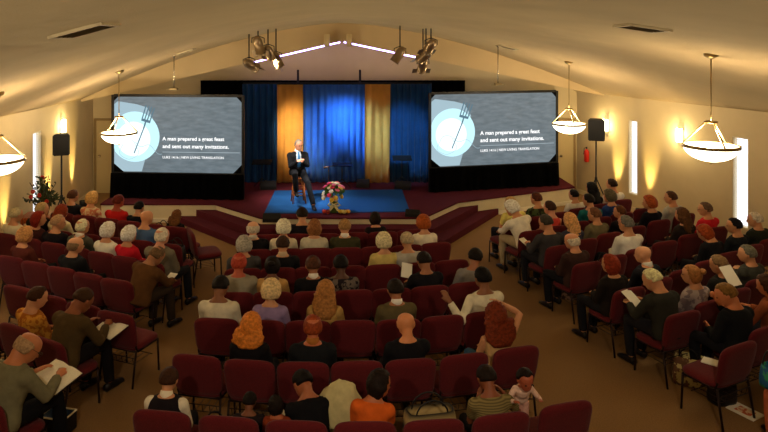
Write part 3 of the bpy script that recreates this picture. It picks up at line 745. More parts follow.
def bottom_raw(J, skirt):
    bm = bmesh.new(); t = J['torso'][:2]; P = J['torso'][0][0]
    loft(bm, [t[0][0], t[1][0] + Vector((0, 0, .02))], [(.165, .135), (.168, .13)], 16, .4, ref=(1, 0, 0))
    for s, Hp, K, A in J['legs']:
        Hp, K, A = Vector(Hp), Vector(K), Vector(A)
        if skirt: loft(bm, [Hp, Hp.lerp(K, .5), K + Vector((0, .03, 0)), K.lerp(A, .35)], [.1, .1, .085, .1], 12, .1)
        else: loft(bm, [Hp, Hp.lerp(K, .5), K, K.lerp(A, .4), K.lerp(A, .97)], [.092, .082, .066, .064, .058], 12, .1)
    if skirt:
        a, b = J['legs'][0], J['legs'][1]
        loft(bm, [(0, -.02, .55), (0, .2, .545), (0, .4, .53), (0, .42, .36)], [(.15, .085), (.16, .085), (.19, .075), (.2, .09)], 14, .1, ref=(1, 0, 0))
    return done(bm, 'garment_bottom', True)
def shoe_raw(A):
    bm = bmesh.new(); A = Vector(A)
    loft(bm, [A + Vector((0, -.06, -.045)), A + Vector((0, .0, -.035)), A + Vector((0, .09, -.052)), A + Vector((0, .19, -.064))], [(.036, .044), (.042, .052), (.046, .036), (.035, .024)], 12, .4, ref=(1, 0, 0))
    for v in bm.verts: v.co.z = max(v.co.z, A.z - .088)
    return done(bm, 'shoe', True)
def hair_raw(style, seed=0):
    bm = bmesh.new(); nu, nv = 40, 26; grid = []
    def sm(x): x = max(0, min(1, x)); return x * x * (3 - 2 * x)
    for j in range(nv + 1):
        el = -PI / 2 + PI * j / nv; row = []
        for i in range(nu):
            az = 2 * PI * i / nu            # 0 = +x, pi/2 = face
            fr = math.sin(az)               # 1 front, -1 back
            d = Vector((math.cos(az) * math.cos(el), fr * math.cos(el), math.sin(el)))
            # hairline elevation
            ed = math.degrees(el)
            front = sm((fr + .25) / .9)
            line = -38 * (1 - front) + 42 * front
            thick = 1.13; low = .8
            nz = noise.noise(d * 5 + Vector((seed, 0, 0))) + .6 * noise.noise(Vector((d.x * 14, d.y * 14, d.z * 8 + seed)))
            if style == 'fringe':
                m = sm((ed - line) / 10) * (1 - sm((ed - 22 + 20 * front) / 12)) * (1 - sm((fr - .1) / .3))
                thick = 1.11
            elif style == 'thin': m = sm((ed - line - 14 * front) / 12); thick = 1.06 + .02 * nz
            elif style == 'curly': m = sm((ed - line + 25) / 10); thick = 1.24 + .14 * nz
            elif style in ('bob', 'long', 'puffy', 'bun', 'wavy'):
                line = -68 * (1 - front) + 38 * front
                m = sm((ed - line) / 10); thick = 1.17 + .07 * nz
                if style == 'puffy': thick = 1.28 + .08 * nz; line = -45 * (1 - front) + 36 * front; m = sm((ed - line) / 10)
                if style == 'bun': thick = 1.1
            elif style == 'cap': m = sm((ed - line) / 6); thick = 1.12
            else:
                line = -20 * (1 - front) + 44 * front; m = sm((ed - line) / 9)
                m *= 1 - .9 * math.exp(-((fr + .02) / .28) ** 2) * sm((8 - ed) / 10)
            if style == 'short': thick = 1.12 + .05 * nz
            k = low + (thick - low) * m
            p = Vector((d.x * .078, d.y * .1 - .003, d.z * .122)) * k
            if style in ('bob', 'long', 'wavy', 'curly') and ed < 0 and m > .3:
                p.z *= 1.25 if style == 'bob' else 1.4; p.x *= 1.12 - .1 * (fr > .2)
            row.append(bm.verts.new(p))
        grid.append(row)
    for j in range(nv):
        for i in range(nu):
            q = (grid[j][i], grid[j][(i + 1) % nu], grid[j + 1][(i + 1) % nu], grid[j + 1][i])
            bm.faces.new(q)
    bmesh.ops.remove_doubles(bm, verts=bm.verts[:], dist=.0003)
    if style in ('long', 'wavy', 'curly'):
        L = {'long': .3, 'wavy': .2, 'curly': .3}[style]; wv = {'long': .1, 'wavy': .115, 'curly': .125}[style]
        n = 18; rings = []
        for j in range(9):
            t = j / 8; z = -.02 - L * t; ring = []
            for k in range(n):
                a = 2 * PI * k / n; am = .012 + (.02 if style != 'long' else .006)
                w = wv * (1 + .18 * math.sin(t * 3)) * (1 - .35 * sm((t - .7) / .3)) + am * noise.noise(Vector((math.cos(a) * 3, math.sin(a) * 3, z * 25 + seed)))
                ring.append(bm.verts.new((w * math.cos(a), -.065 - .03 * t + (.045 + am * noise.noise(Vector((a * 2, z * 22, 2)))) * math.sin(a) * (1 - .4 * t), z)))
            rings.append(ring)
        for a_, b_ in zip(rings, rings[1:]):
            for k in range(n): bm.faces.new((a_[k], a_[(k + 1) % n], b_[(k + 1) % n], b_[k]))
        bm.faces.new(rings[0]); bm.faces.new(rings[-1][::-1])
    if style == 'bun': ell(bm, (0, -.115, .05), (.045, .04, .04))
    return done(bm, 'hair_' + style, True)
CACHE = {}
def cached(key, fn):
    if key not in CACHE: CACHE[key] = fn()
    return CACHE[key]
def person(pos, rz, label, hair='short', hc='#5a4632', skin='#c98f66', top='shirt', tc='#888888', bc='#1c1c22', pose='lap', lean=0, side=0, hy=0, hp=8, fem=False, s=1.0, z=0, collar=None, shoes='#141010', skirt=False, glasses=False, eyes=False, topk=None, vox=.015, group=None, tie=None, hatband=None, vest=None):
    if z == 0 and s < 1: z = .47 * (1 - s)
    e = empty('person', (pos.x, pos.y, z), rz, label, 'person', group); e.scale = (s, s, s)
    key = (pose, lean, side, hy, hp, fem); J = skeleton(*key)
    def grown(k, fn, v):
        def mk():
            me = fn(); return [me, v, None]
        return cached(k, mk)
    def add(name, k, fn, m, v):
        rec = grown(k, fn, v); o = link(name, rec[0], m, e)
        REM.append((o, rec)); return o
    bo = add('body', ('b',) + key, lambda: body_raw(J, pose), skinm(skin), vox)
    add({'jacket': 'jacket', 'tank': 'vest_top'}.get(top, 'shirt'), ('t', top) + key, lambda: top_raw(J, top), cloth(tc, **(topk or {})), vox)
    add('skirt' if skirt else 'trousers', ('p', skirt) + key[:3] + (0, 0, fem), lambda: bottom_raw(J, skirt), cloth(bc), vox * 1.3)
    if vest: add('waistcoat', ('t', 'vest') + key, lambda: top_raw(J, 'vest'), cloth(vest), vox)
    for sg, _, _, A in J['legs']: link('shoe', cached(('shoe', tuple(A)), lambda: shoe_raw(A)), mat('shoe_leather', shoes, .4), e)
    if hair != 'bald':
        sd = hash(hair) % 1 if False else 0
        o = link('hair', cached(('hair', hair), lambda: hair_raw(hair, len(CACHE))), hairm(hc), e); o.matrix_local = J['H']
    if collar:
        def cm():
            bm = bmesh.new(); n = 20; rs = []
            for r, zz in ((.066, .47), (.07, .50), (.062, .545), (.056, .545), (.056, .49)):
                rs.append([bm.verts.new(J['M'] @ Vector((r * math.cos(2 * PI * k / n), -.008 + r * 1.02 * math.sin(2 * PI * k / n), zz - (.02 * math.sin(2 * PI * k / n))))) for k in range(n)])
            for a, b in zip(rs, rs[1:]):
                for k in range(n): bm.faces.new((a[k], a[(k + 1) % n], b[(k + 1) % n], b[k]))
            return done(bm, 'collar', True)
        link('shirt_collar', cached(('col',) + key[:3], cm), cloth(collar), e)
    if eyes:
        def em():
            bm = bmesh.new()
            for sx in (-1, 1): ell(bm, (sx * .03, .0835, .004), (.013, .009, .0075), None, 10)
            return done(bm, 'eyes', True)
        o = link('eyes', cached('eyes', em), mat('eye_dark', '#241a16', .2), bo); o.matrix_local = J['H']
    if glasses:
        def gm():
            bm = bmesh.new()
            for sx in (-1, 1):
                pts = [(sx * .032 + .023 * math.cos(a), .108, .002 + .017 * math.sin(a)) for a in [k * PI / 6 for k in range(13)]]
                tube(bm, pts, .0022, 5); tube(bm, [(sx * .055, .106, .006), (sx * .078, .06, .008), (sx * .082, -.01, .008)], .002, 5)
            tube(bm, [(-.009, .109, .004), (.009, .109, .004)], .002, 5)
            return done(bm, 'glasses', True)
        o = link('glasses', cached('glasses', gm), BPLAST, bo); o.matrix_local = J['H']
    if tie:
        bm = bmesh.new(); M = J['M']
        pts = [M @ Vector(p) for p in ((0, .082, .49), (0, .14, .42), (0, .168, .3), (0, .165, .15))]
        loft(bm, pts, [(.018, .008), (.022, .006), (.035, .006), (.042, .006)], 8, .3, ref=(1, 0, 0)); tm = done(bm, 'tie', True)
        bm = bmesh.new(); pts = [M @ Vector(p) for p in ((0, .06, .5), (0, .118, .42), (0, .15, .3), (0, .145, .2))]
        loft(bm, pts, [(.05, .01), (.06, .014), (.055, .014), (.02, .01)], 10, .2, ref=(1, 0, 0)); o = link('shirt_front', done(bm, 'sf', True), cloth('#b8c8dc'), e); link('necktie', tm, cloth(tie), o)
    return e
DK, WH = '#17171c', '#e8e4da'
# row, seat, shift right, hair, hair colour, top, top colour, options, description
P = [
 # centre block
 ('C1', 1, .1, 'short', '#20160f', 'shirt', '#1a1720', {}, 'person with dark hair and black clothes in the front row, left of the flowers'),
 ('C1', 4, -.08, 'bob', '#1c120e', 'shirt', '#181418', dict(s=.86, fem=True), 'small person with dark bobbed hair in the front row of the centre block'),
 ('C2', 0, -.04, 'fringe', '#c8bca8', 'jacket', '#15151a', dict(skin='#d8a27c', collar='#c8c0b0'), 'balding man with grey fringe in dark suit nearest the left stage steps'),
 ('C2', 1, -.04, 'puffy', '#eee2c2', 'shirt', '#e6dcc0', dict(fem=True), 'woman with pale blonde hair and cream top in the second centre row'),
 ('C2', 2, -.02, 'bob', '#8a5a34', 'jacket', '#c4bda6', dict(fem=True), 'woman with brown hair and pale stone jacket facing the stage'),
 ('C2', 3, 0, 'short', '#a07848', 'jacket', '#3b3a24', dict(collar=WH), 'man with light brown hair and dark olive suit jacket'),
 ('C2', 6, -.12, 'puffy', '#a4501e', 'shirt', '#eee6cc', dict(fem=True), 'woman with orange red hair and white top near the right stage steps'),
 ('C3', 0, -.01, 'puffy', '#a8a294', 'jacket', '#4a4a4c', dict(), 'person with full grey hair in charcoal jacket at the left aisle end'),
 ('C3', 1, .06, 'short', '#38241a', 'jacket', '#16161a', dict(collar='#c8b090'), 'man with dark brown hair in black jacket behind the blonde woman'),
 ('C3', 4, .06, 'puffy', '#d8cca0', 'shirt', '#c8b46c', dict(fem=True), 'woman with pale curly hair and mustard yellow cardigan'),
 ('C3', 5, -.1, 'short', '#b0a080', 'shirt', '#b0aca0', dict(), 'man with sandy grey hair in light grey shirt'),
 ('C4', 0, .05, 'thin', '#a8402c', 'jacket', '#918a76', dict(skin='#b85a3c', s=1.04), 'man with reddish thinning scalp in pale grey jacket'),
 ('C4', 1, -.02, 'bun', '#140e0c', 'tee', '#c49a5c', dict(skin='#6a4028', fem=True), 'woman with black pinned hair and tan top'),
 ('C4', 2, 0, 'short', '#4a2c1e', 'jacket', '#121216', dict(collar=WH, skin='#a06a48'), 'man with short brown hair and white collar in black suit'),
 ('C4', 3, -.14, 'short', '#120e0c', 'shirt', '#221c22', dict(topk=dict(pattern='sharp', color2='#6a6058'), skin='#5a3a28'), 'person with black hair in dark speckled top, centre block'),
 ('C4', 5, 0, 'short', '#1c1410', 'jacket', '#15141a', dict(hp=22, skin='#a06a48', pose='book'), 'man with dark hair in black, reading a white sheet'),
 ('C4', 6, .12, 'short', '#18120e', 'shirt', '#8c8884', dict(side=8, hy=-30, skin='#a87050'), 'man with dark hair and grey shirt leaning to the right aisle'),
 ('C5', 0, -.02, 'short', '#15100e', 'shirt', '#d8cfb4', dict(hp=24, skin='#8a5a3c', s=1.03), 'man with black hair and cream shirt, head bowed, at the left aisle'),
 ('C5', 1, .07, 'puffy', '#d8bc88', 'shirt', '#8c78a0', dict(fem=True), 'woman with short blonde hair and lilac top'),
 ('C5', 2, .2, 'long', '#a06c38', 'tee', '#a8864c', dict(fem=True), 'woman with long light brown hair and tan top'),
 ('C5', 4, 0, 'short', '#1c140f', 'jacket', '#5a5034', dict(collar=WH, skin='#a86c48', hp=12), 'man with dark hair in olive brown jacket'),
 ('C5', 6, .06, 'short', '#0c0a0a', 'shirt', '#dcd4b8', dict(pose='overl', skin='#8a5a3c', s=1.05), 'man with jet black hair and cream shirt resting an arm on the next chair'),
 ('C6', 1, -.04, 'wavy', '#c8762c', 'shirt', '#100e12', dict(fem=True), 'woman with wavy copper blonde hair and black top'),
 ('C6', 2, .08, 'thin', '#8a3c1c', 'jacket', '#14161a', dict(skin='#b8643c', collar='#a0642c'), 'man with cropped auburn hair in dark suit'),
 ('C6', 4, 0, 'bald', '', 'jacket', '#101014', dict(skin='#d08858', pose='chin', hp=14), 'bald man in black jacket with a hand to his face'),
 ('C6', 6, -.12, 'curly', '#6e2c14', 'tank', '#c8a06c', dict(fem=True, pose='behind', bc='#3a5a78', hp=10), 'woman with very long curly auburn hair and jeans'),
 ('C7', 0, -.05, 'short', '#3a2214', 'shirt', '#e0d6bc', dict(s=.86, z=.03, collar='#f0e6cc', pose='lap', lean=6, vest='#1a1418'), 'young man with brown hair, white collar and dark waistcoat in the back row'),
 ('C7', 1, .12, 'short', '#120c0a', 'shirt', '#1c1416', dict(s=.62, hp=18, skin='#7a4a30'), 'small child with black hair in dark top beside the striped rack chair'),
 ('C7', 2, -.2, 'bob', '#160e0a', 'shirt', '#7a3018', dict(s=.6, hy=35, skin='#a85a38', fem=True, eyes=True), 'small child in rust red looking towards the black shirted adult'),
 ('C7', 2, .14, 'short', '#0e0a08', 'shirt', '#0c0c10', dict(pose='lap', lean=26, side=-10, hy=30, hp=24, skin='#9a5a38', s=.93, z=.012), 'adult with black hair and black top leaning towards the child'),
 ('C7', 3, .05, 'bob', '#180e0a', 'tee', '#c85a1c', dict(hy=-60, lean=14, side=6, z=.012, skin='#b0643c', eyes=True, s=.92, fem=True), 'person with dark hair and orange shirt turned sideways in the back row'),
 ('C7', 5, .02, 'short', '#1c120c', 'tee', '#5c5030', dict(topk=dict(pattern='stripe', color2='#8a7a4c'), pose='hold', s=.9, z=.012, lean=14, hp=14, skin='#8a4e30'), 'man with dark hair and striped olive shirt carrying a baby'),
 # left block
 ('LA', 0, .06, 'short', '#4a2c1c', 'jacket', '#15131a', dict(), 'man with dark brown hair and black jacket beside the plant'),
 ('LA', 1, .0, 'puffy', '#c89c5c', 'tee', '#d8c098', dict(fem=True, topk=dict(pattern='sharp', color2='#c87858')), 'woman with blonde hair and flowery top in the front of the left block'),
 ('LA', 2, .08, 'short', '#5a2018', 'shirt', '#b41c1c', dict(skin='#a04830'), 'man in bright red shirt in the front row below the left screen'),
 ('LA', 3, .04, 'short', '#0c0a0c', 'shirt', '#12121c', dict(s=.9), 'person with black hair and black top in front of the cream stage wall'),
 ('LA', 5, -.1, 'wavy', '#6a4424', 'shirt', '#161214', dict(s=.8, fem=True), 'child with wavy brown hair at the front left aisle'),
 ('LB', 0, 0, 'short', '#b09868', 'jacket', '#121216', dict(hy=-35), 'man with sandy grey hair in black jacket right below the plant'),
 ('LB', 1, -.12, 'long', '#7c3018', 'jacket', '#d8cfa8', dict(fem=True), 'woman with long auburn hair and cream jacket in the left block'),
 ('LB', 4, 0, 'bald', '', 'shirt', '#4a6a96', dict(skin='#d09468', s=1.04), 'bald man in denim blue shirt facing the stage'),
 ('LC', 0, 0, 'short', '#b0a480', 'shirt', '#d4ccb0', dict(), 'man with grey hair and off-white shirt by the left wall uplight'),
 ('LC', 1, -.04, 'bob', '#7c2010', 'shirt', '#3a1a18', dict(fem=True, hy=-40), 'woman with dark red bobbed hair in maroon top looking aside'),
 ('LC', 2, -.14, 'short', '#a88460', 'shirt', '#161218', dict(hy=-45, eyes=True), 'man with light brown hair and dark top turned sideways'),
 ('LC', 3, -.1, 'thin', '#e8dcb8', 'jacket', '#45443a', dict(collar=WH), 'man with white hair in dark grey green suit'),
 ('LC', 4, -.06, 'puffy', '#f2ead8', 'shirt', '#ece6d4', dict(fem=True), 'woman with bright white hair and white blouse'),
 ('LC', 5, -.1, 'puffy', '#f4eedc', 'shirt', '#c01c2c', dict(fem=True), 'woman with white hair and crimson red top'),
 ('LC', 6, .06, 'thin', '#e8d8c4', 'jacket', '#77705f', dict(skin='#d89c7c', s=1.05), 'man with white hair in stone grey jacket at the left aisle'),
 ('LD', 0, .06, 'puffy', '#b88450', 'shirt', '#5a2820', dict(fem=True), 'woman with strawberry blonde hair and brown red top at the left edge'),
 ('LD', 2, .04, 'fringe', '#7a6248', 'jacket', '#17181c', dict(skin='#d09870', hy=-30, eyes=True), 'balding man with brown fringe in dark suit, left block'),
 ('LD', 4, .22, 'thin', '#6a5238', 'jacket', '#5a3c20', dict(lean=24, hp=22, skin='#a87450', side=6, pose='knees', bc='#33281e', s=1.05), 'man in brown suit leaning forward over his knees at the aisle'),
 ('LF', 1, .06, 'short', '#3a2010', 'shirt', '#a05c1c', dict(hp=20, topk=dict(pattern='sharp', color2='#c88c34'), hy=-20), 'man with dark brown hair and orange patterned shirt'),
 ('LF', 2, .02, 'short', '#3a2414', 'jacket', '#4c3c22', dict(lean=20, hp=24, pose='book', skin='#8a5030', s=1.08, bc='#161216'), 'man in dark brown suit reading an open book at the left aisle'),
 ('LG', 1, .02, 'fringe', '#a88864', 'jacket', '#757156', dict(lean=18, hp=26, hy=-25, pose='book', skin='#c07a50', glasses=True, eyes=True, s=1.1, bc='#101014'), 'balding man with glasses and grey green jacket reading a large open book'),
 # right block
 ('RA', 0, .08, 'short', '#b4945c', 'tee', '#e8dc78', dict(hp=20), 'person with fair hair and yellow shirt below the right screen'),
 ('RA', 1, .16, 'short', '#50281a', 'shirt', '#28281f', dict(topk=dict(pattern='sharp', color2='#4a5a34')), 'person with dark red hair and green black patterned top'),
 ('RA', 3, .06, 'short', '#100c0c', 'shirt', '#ddd8c8', dict(s=.9), 'boy with black hair and white shirt in the right front row'),
 ('RA', 4, -.02, 'long', '#0c0a0c', 'shirt', '#14121a', dict(fem=True), 'woman with long black hair beside the right speaker stand'),
 ('RA', 5, -.04, 'short', '#2a1a12', 'shirt', '#e4e0d4', dict(hy=20), 'man with dark hair and white shirt below the narrow right window'),
 ('RB', 0, -.02, 'puffy', '#f0e8d4', 'shirt', '#f0ead6', dict(lean=22, side=-8, s=1.08, bc='#a89878', pose='knees'), 'large white haired man in white shirt leaning forward at the right aisle'),
 ('RB', 1, .06, 'short', '#3a241a', 'tank', '#d84a40', dict(fem=True, skin='#d89878'), 'woman with dark hair and coral sleeveless top'),
 ('RB', 3, -.06, 'short', '#1c1614', 'shirt', '#1c6a70', dict(), 'person with dark hair and teal shirt in the right block'),
 ('RB', 4, -.1, 'puffy', '#5c5440', 'shirt', '#243c74', dict(fem=True), 'person with ash grey hair and navy blue top'),
 ('RC', 0, -.06, 'short', '#3c3830', 'shirt', '#3c3a3c', dict(pose='book', hp=16, s=1.05), 'man with cropped grey black hair and charcoal shirt holding a leaflet'),
 ('RC', 1, -.1, 'long', '#d8a468', 'shirt', '#38384a', dict(fem=True), 'woman with long golden blonde hair in the right block'),
 ('RC', 2, -.12, 'short', '#6a4630', 'jacket', '#6a6248', dict(), 'man with brown hair in khaki grey jacket'),
 ('RC', 3, -.1, 'short', '#5a341c', 'shirt', '#15131a', dict(hy=35, s=.92, eyes=True), 'boy with brown hair and black top looking left'),
 ('RC', 4, 0, 'puffy', '#9c4a24', 'shirt', '#14121a', dict(fem=True, hy=30, eyes=True), 'woman with curly red hair and black sweater near the right wall'),
 ('RC', 5, -.1, 'short', '#4c3020', 'shirt', '#a8a498', dict(hy=30, eyes=True), 'man with brown hair and pale grey shirt by the right wall'),
 ('RD', 0, -.08, 'fringe', '#d0c4b0', 'jacket', '#3a2622', dict(skin='#d0946c', hp=12), 'balding grey haired man in dark maroon brown jacket at the right aisle'),
 ('RD', 2, -.04, 'short', '#6c6860', 'shirt', '#ece8dc', dict(s=1.06), 'man with dark grey hair and bright white shirt in the right block'),
 ('RD', 4, .06, 'long', '#5c3c24', 'shirt', '#2c2422', dict(fem=True), 'woman with long brown hair in black beside the red shirted man'),
 ('RD', 5, 0, 'short', '#6a5240', 'shirt', '#c8202c', dict(hy=40, glasses=True, eyes=True), 'man in bright red shirt and glasses against the right wall'),
 ('RE', 0, -.1, 'bob', '#84301a', 'jacket', '#1c1614', dict(fem=True), 'woman with dark red bobbed hair and black jacket at the right aisle'),
 ('RE', 1, -.02, 'bald', '', 'jacket', '#1a1a22', dict(skin='#dca078', collar=WH, hy=20), 'bald man in dark navy suit with white collar'),
 ('RE', 4, -.1, 'bob', '#94401c', 'shirt', '#17171c', dict(hp=28, lean=10, fem=True), 'woman with copper hair and black top with head bowed'),
 ('RE', 5, -.1, 'short', '#12101a', 'shirt', '#1c2024', dict(hy=35, eyes=True), 'man with jet black hair in dark top under the bright window'),
 ('RE', 6, -.08, 'short', '#c8bca8', 'jacket', '#22261e', dict(hy=30, eyes=True), 'grey haired man in dark green black jacket at the right edge'),
 ('RF', 0, -.06, 'short', '#e8dca8', 'jacket', '#2c2c26', dict(pose='book', lean=14, hp=18, hy=25, s=1.05), 'man with pale blond hair in dark jacket holding a white paper'),
 ('RF', 1, -.06, 'bun', '#a06c3c', 'shirt', '#7c6c70', dict(fem=True, hy=35, eyes=True, topk=dict(pattern='sharp', color2='#a89a98')), 'woman with pinned light brown hair and speckled mauve top'),
 ('RF', 2, 0, 'short', '#7c6040', 'jacket', '#1c1c1a', dict(hp=16), 'man with grey brown hair in black jacket, right block'),
 ('RF', 3, .08, 'short', '#6a6658', 'jacket', '#3a3c36', dict(hy=30, pose='cross'), 'person with grey hair and dark grey top at the right edge, arms folded'),
 ('RG', 1, -.22, 'short', '#7c5a2c', 'jacket', '#14161a', dict(pose='chin', lean=8, hy=42, hp=20, eyes=True, s=1.05, skin='#c87c50'), 'man with brown hair in black coat resting his face in his hand'),
 ('RG', 2, -.16, 'bob', '#3c2414', 'shirt', '#8a4a2c', dict(pose='book', hp=20, skin='#c87c50'), 'person holding up a white sheet at the right edge'),
 ('RH', 0, 0, 'bob', '#6a3820', 'shirt', '#c85a38', dict(pose='book', bc='#c06a48', fem=True, skin='#c87c50'), 'person in coral clothes cut off by the right edge'),
]
occ = {}
for row, i, dx, hair, hc, top, tc, opt, lab in P:
    pos, rz = SEATP[row, i]
    r = Vector((math.cos(rz), math.sin(rz), 0))
    o = dict(opt); o.setdefault('skin', '#c98f66')
    if top == 'jacket' and 'bc' not in o: o['bc'] = '#1a1a20'
    if row[0] in 'LR': o.setdefault('hp', 6); o.setdefault('hy', 18 if row[0] == 'R' else -10)
    person(pos + r * dx, rz + math.radians(rnd.uniform(-5, 5)), lab, hair, hc, top=top, tc=tc, **o)
    occ.setdefault((row, i), lab)
# extra person whose hair shows at the bottom edge
pp = at(632, 442, 1.25)
person(Vector((pp.x, pp.y, 0)), .1, 'person with orange red hair barely showing at the bottom edge', 'puffy', '#8c3418', top='shirt', tc='#402018', fem=True)
chair(Vector((pp.x, pp.y, 0)), .1, 'burgundy chair at the bottom edge under the person with orange red hair', 'right block chairs')
WORDS = lambda s: s.split()
for rn, pts in ROWS.items():
    for i in range(len(pts)):
        pos, rz = SEATP[rn, i]; blk, grp = SECT[rn[0]]
        rowo = ORD['ABCDEFGH'.index(rn[1]) if rn[1].isalpha() else int(rn[1]) - 1]
        if (rn, i) in occ:
            w = occ[rn, i].split()
            lab = 'chair under the ' + ' '.join(w[:13])
        else:
            left = rn[0] == 'L'
            k = len(pts) - 1 - i if left else i
            frm = {'C': 'left', 'L': 'the aisle', 'R': 'the aisle'}[rn[0]]
            lab = f'empty burgundy chair, {ORD[k]} from {frm} in the {rowo} row of the {blk}'
        chair(pos, rz, lab, grp, {'LC': .96, 'LE': 1.04, 'RE': 1.04, 'RF': 1.06, 'RG': 1.1}.get(rn, 1))

# speaker on stage and his stool
SX, SY = -.99, 14.75
e = empty('bar_stool', (SX, SY + .03, STAGE), .2, 'round wooden stool under the speaker on stage', 'stool')
bm = bmesh.new(); lathe(bm, [(.14, .55), (.165, .56), (.17, .58), (.16, .595), (.0, .597)], 28); link('seat', done(bm, 'se', True), WOOD, e)
for k in range(4):
    a = PI / 4 + k * PI / 2; bm = bmesh.new(); loft(bm, [(.12 * math.cos(a), .12 * math.sin(a), .56), (.21 * math.cos(a), .21 * math.sin(a), 0)], [.022, .017], 10, 0); link('leg', done(bm, 'lg', True), WOOD, e)
for z, r in ((.2, .185), (.36, .155)):
    for k in range(4):
        a, b = PI / 4 + k * PI / 2, PI / 4 + (k + 1) * PI / 2; bm = bmesh.new(); tube(bm, [(r * math.cos(a), r * math.sin(a), z), (r * math.cos(b), r * math.sin(b), z)], .011); link('rung', done(bm, 'rg', True), WOOD, e)
person(Vector((SX, SY, 0)), PI + .25, 'grey haired man in dark suit and blue tie seated on the stool on stage', 'short', '#7c7468', top='jacket', tc='#15171d', bc='#15171d', pose='stool', lean=2, hy=22, hp=4, z=STAGE, collar='#e8eef4', eyes=True, glasses=True, vox=.009, tie='#3a78b0', skin='#d8987c')

# baby over the shoulder of the man in the back row
pos, rz = SEATP['C7', 5]
person(Vector((1.66, 6.0, 0)), PI + .1, 'baby with dark hair held over the shoulder of the back row man', 'short', '#1a100c', top='shirt', tc='#e0bca8', bc='#d0a090', pose='stand', lean=30, hy=6, hp=-12, s=.46, z=.34, skin='#a8583c', eyes=True, fem=True)
hb = None

# ------------------------------------------------------------------ small things
def paper(name, loc, rot, sx, sy, label, cat, c='#f0ecdc', th=.003):
    o = link(name, boxm(name, (0, 0, 0), (sx, sy, th)), mat('paper', c, .8), None, loc, rot); tag(o, label, cat); return o
def open_book(pos, rz, z, label, w=.19, h=.27, cover='#2a1c18', tilt=.3):
    e = empty('open_book', (pos.x, pos.y, z), rz, label, 'book'); e.rotation_euler = (tilt, 0, rz)
    for s in (-1, 1):
        bm = bmesh.new(); n = 8; pr = [(s * w * k / n, .012 + .018 * math.sin(PI * min(1, k / n * 1.15)) * (1 - k / n * .4)) for k in range(n + 1)]
        a = [[bm.verts.new((x, y, z_)) for x, z_ in pr] for y in (-h / 2, h / 2)]; b = [[bm.verts.new((x, y, 0.004)) for x, z_ in pr] for y in (-h / 2, h / 2)]
        for k in range(n): bm.faces.new((a[0][k], a[0][k + 1], a[1][k + 1], a[1][k])); bm.faces.new((b[0][k], b[0][k + 1], b[1][k + 1], b[1][k])); bm.faces.new((a[0][k], a[0][k + 1], b[0][k + 1], b[0][k])); bm.faces.new((a[1][k], a[1][k + 1], b[1][k + 1], b[1][k]))
        bm.faces.new((a[0][n], a[1][n], b[1][n], b[0][n])); link('page_block', done(bm, 'pg'), mat('paper', '#efe8d0', .8, noise_s=60, noise_amt=.06), e)
    link('cover', boxm('cv', (0, 0, 0), (w * 2 + .01, h + .012, .006)), mat('book_cover', cover, .6), e)
    return e
def lap(row, i, dx, f, z=.64):
    pos, rz = SEATP[row, i]; r = Vector((math.cos(rz), math.sin(rz), 0)); fw = Vector((-r.y, r.x, 0))
    q = pos + r * dx + fw * f; q.z = z; return q, rz
p, r = lap('LG', 1, .08, .46); open_book(p, r - .2, .74, 'large open book on the lap of the man with glasses', .24, .3)
p, r = lap('LF', 2, .12, .48); open_book(p, r - .15, .71, 'open book on the lap of the man in brown suit', .19, .26)
p, r = lap('C4', 5, -.12, .36); paper('paper_sheet', (p.x, p.y, .86), (1.1, .25, r), .16, .2, 'white sheet held by the dark haired man in black, centre block', 'paper')
p, r = lap('RC', 0, -.14, .4); paper('leaflet', (p.x, p.y, .74), (.5, 0, r + .3), .14, .2, 'white leaflet in the hands of the charcoal shirted man', 'paper')
p, r = lap('RF', 0, -.08, .42); paper('paper_sheet', (p.x, p.y, .8), (.6, 0, r + .2), .18, .24, 'white paper held by the pale blond man', 'paper')
p, r = lap('RG', 2, -.2, .42); paper('paper_sheet', (p.x, p.y, 1.08), (.9, 0, r), .22, .26, 'white sheet held up at the right edge', 'paper')
p, r = lap('RG', 0, 0.1, .1); paper('booklet', (p.x, p.y, .4875), (0, 0, r + .4), .15, .2, 'white booklet lying on the empty aisle chair seat', 'booklet', th=.012)
p, r = lap('LD', 4, .36, .46); paper('booklet', (p.x, p.y, .7), (.3, 0, r), .12, .16, 'small white booklet in the hands of the man leaning forward', 'booklet', th=.01)
p, r = lap('C7', 1, .3, .3); paper('paper_sheet', (p.x, p.y, .62), (.3, 0, .6), .12, .16, 'small white paper beside the child in the back row', 'paper')
q = at(745, 412, 0); o = paper('magazine', (q.x, q.y, .006), (0, 0, .5), .22, .3, 'white magazine with orange cover picture on the carpet', 'magazine', th=.01)
bm = bmesh.new(); box(bm, (0, 0, .0056), (.13, .17, .001)); link('cover_picture', done(bm, 'cp'), mat('print_orange', '#c8643c', .6, noise_s=20, pattern='sharp', color2='#e8c8a0'), o)

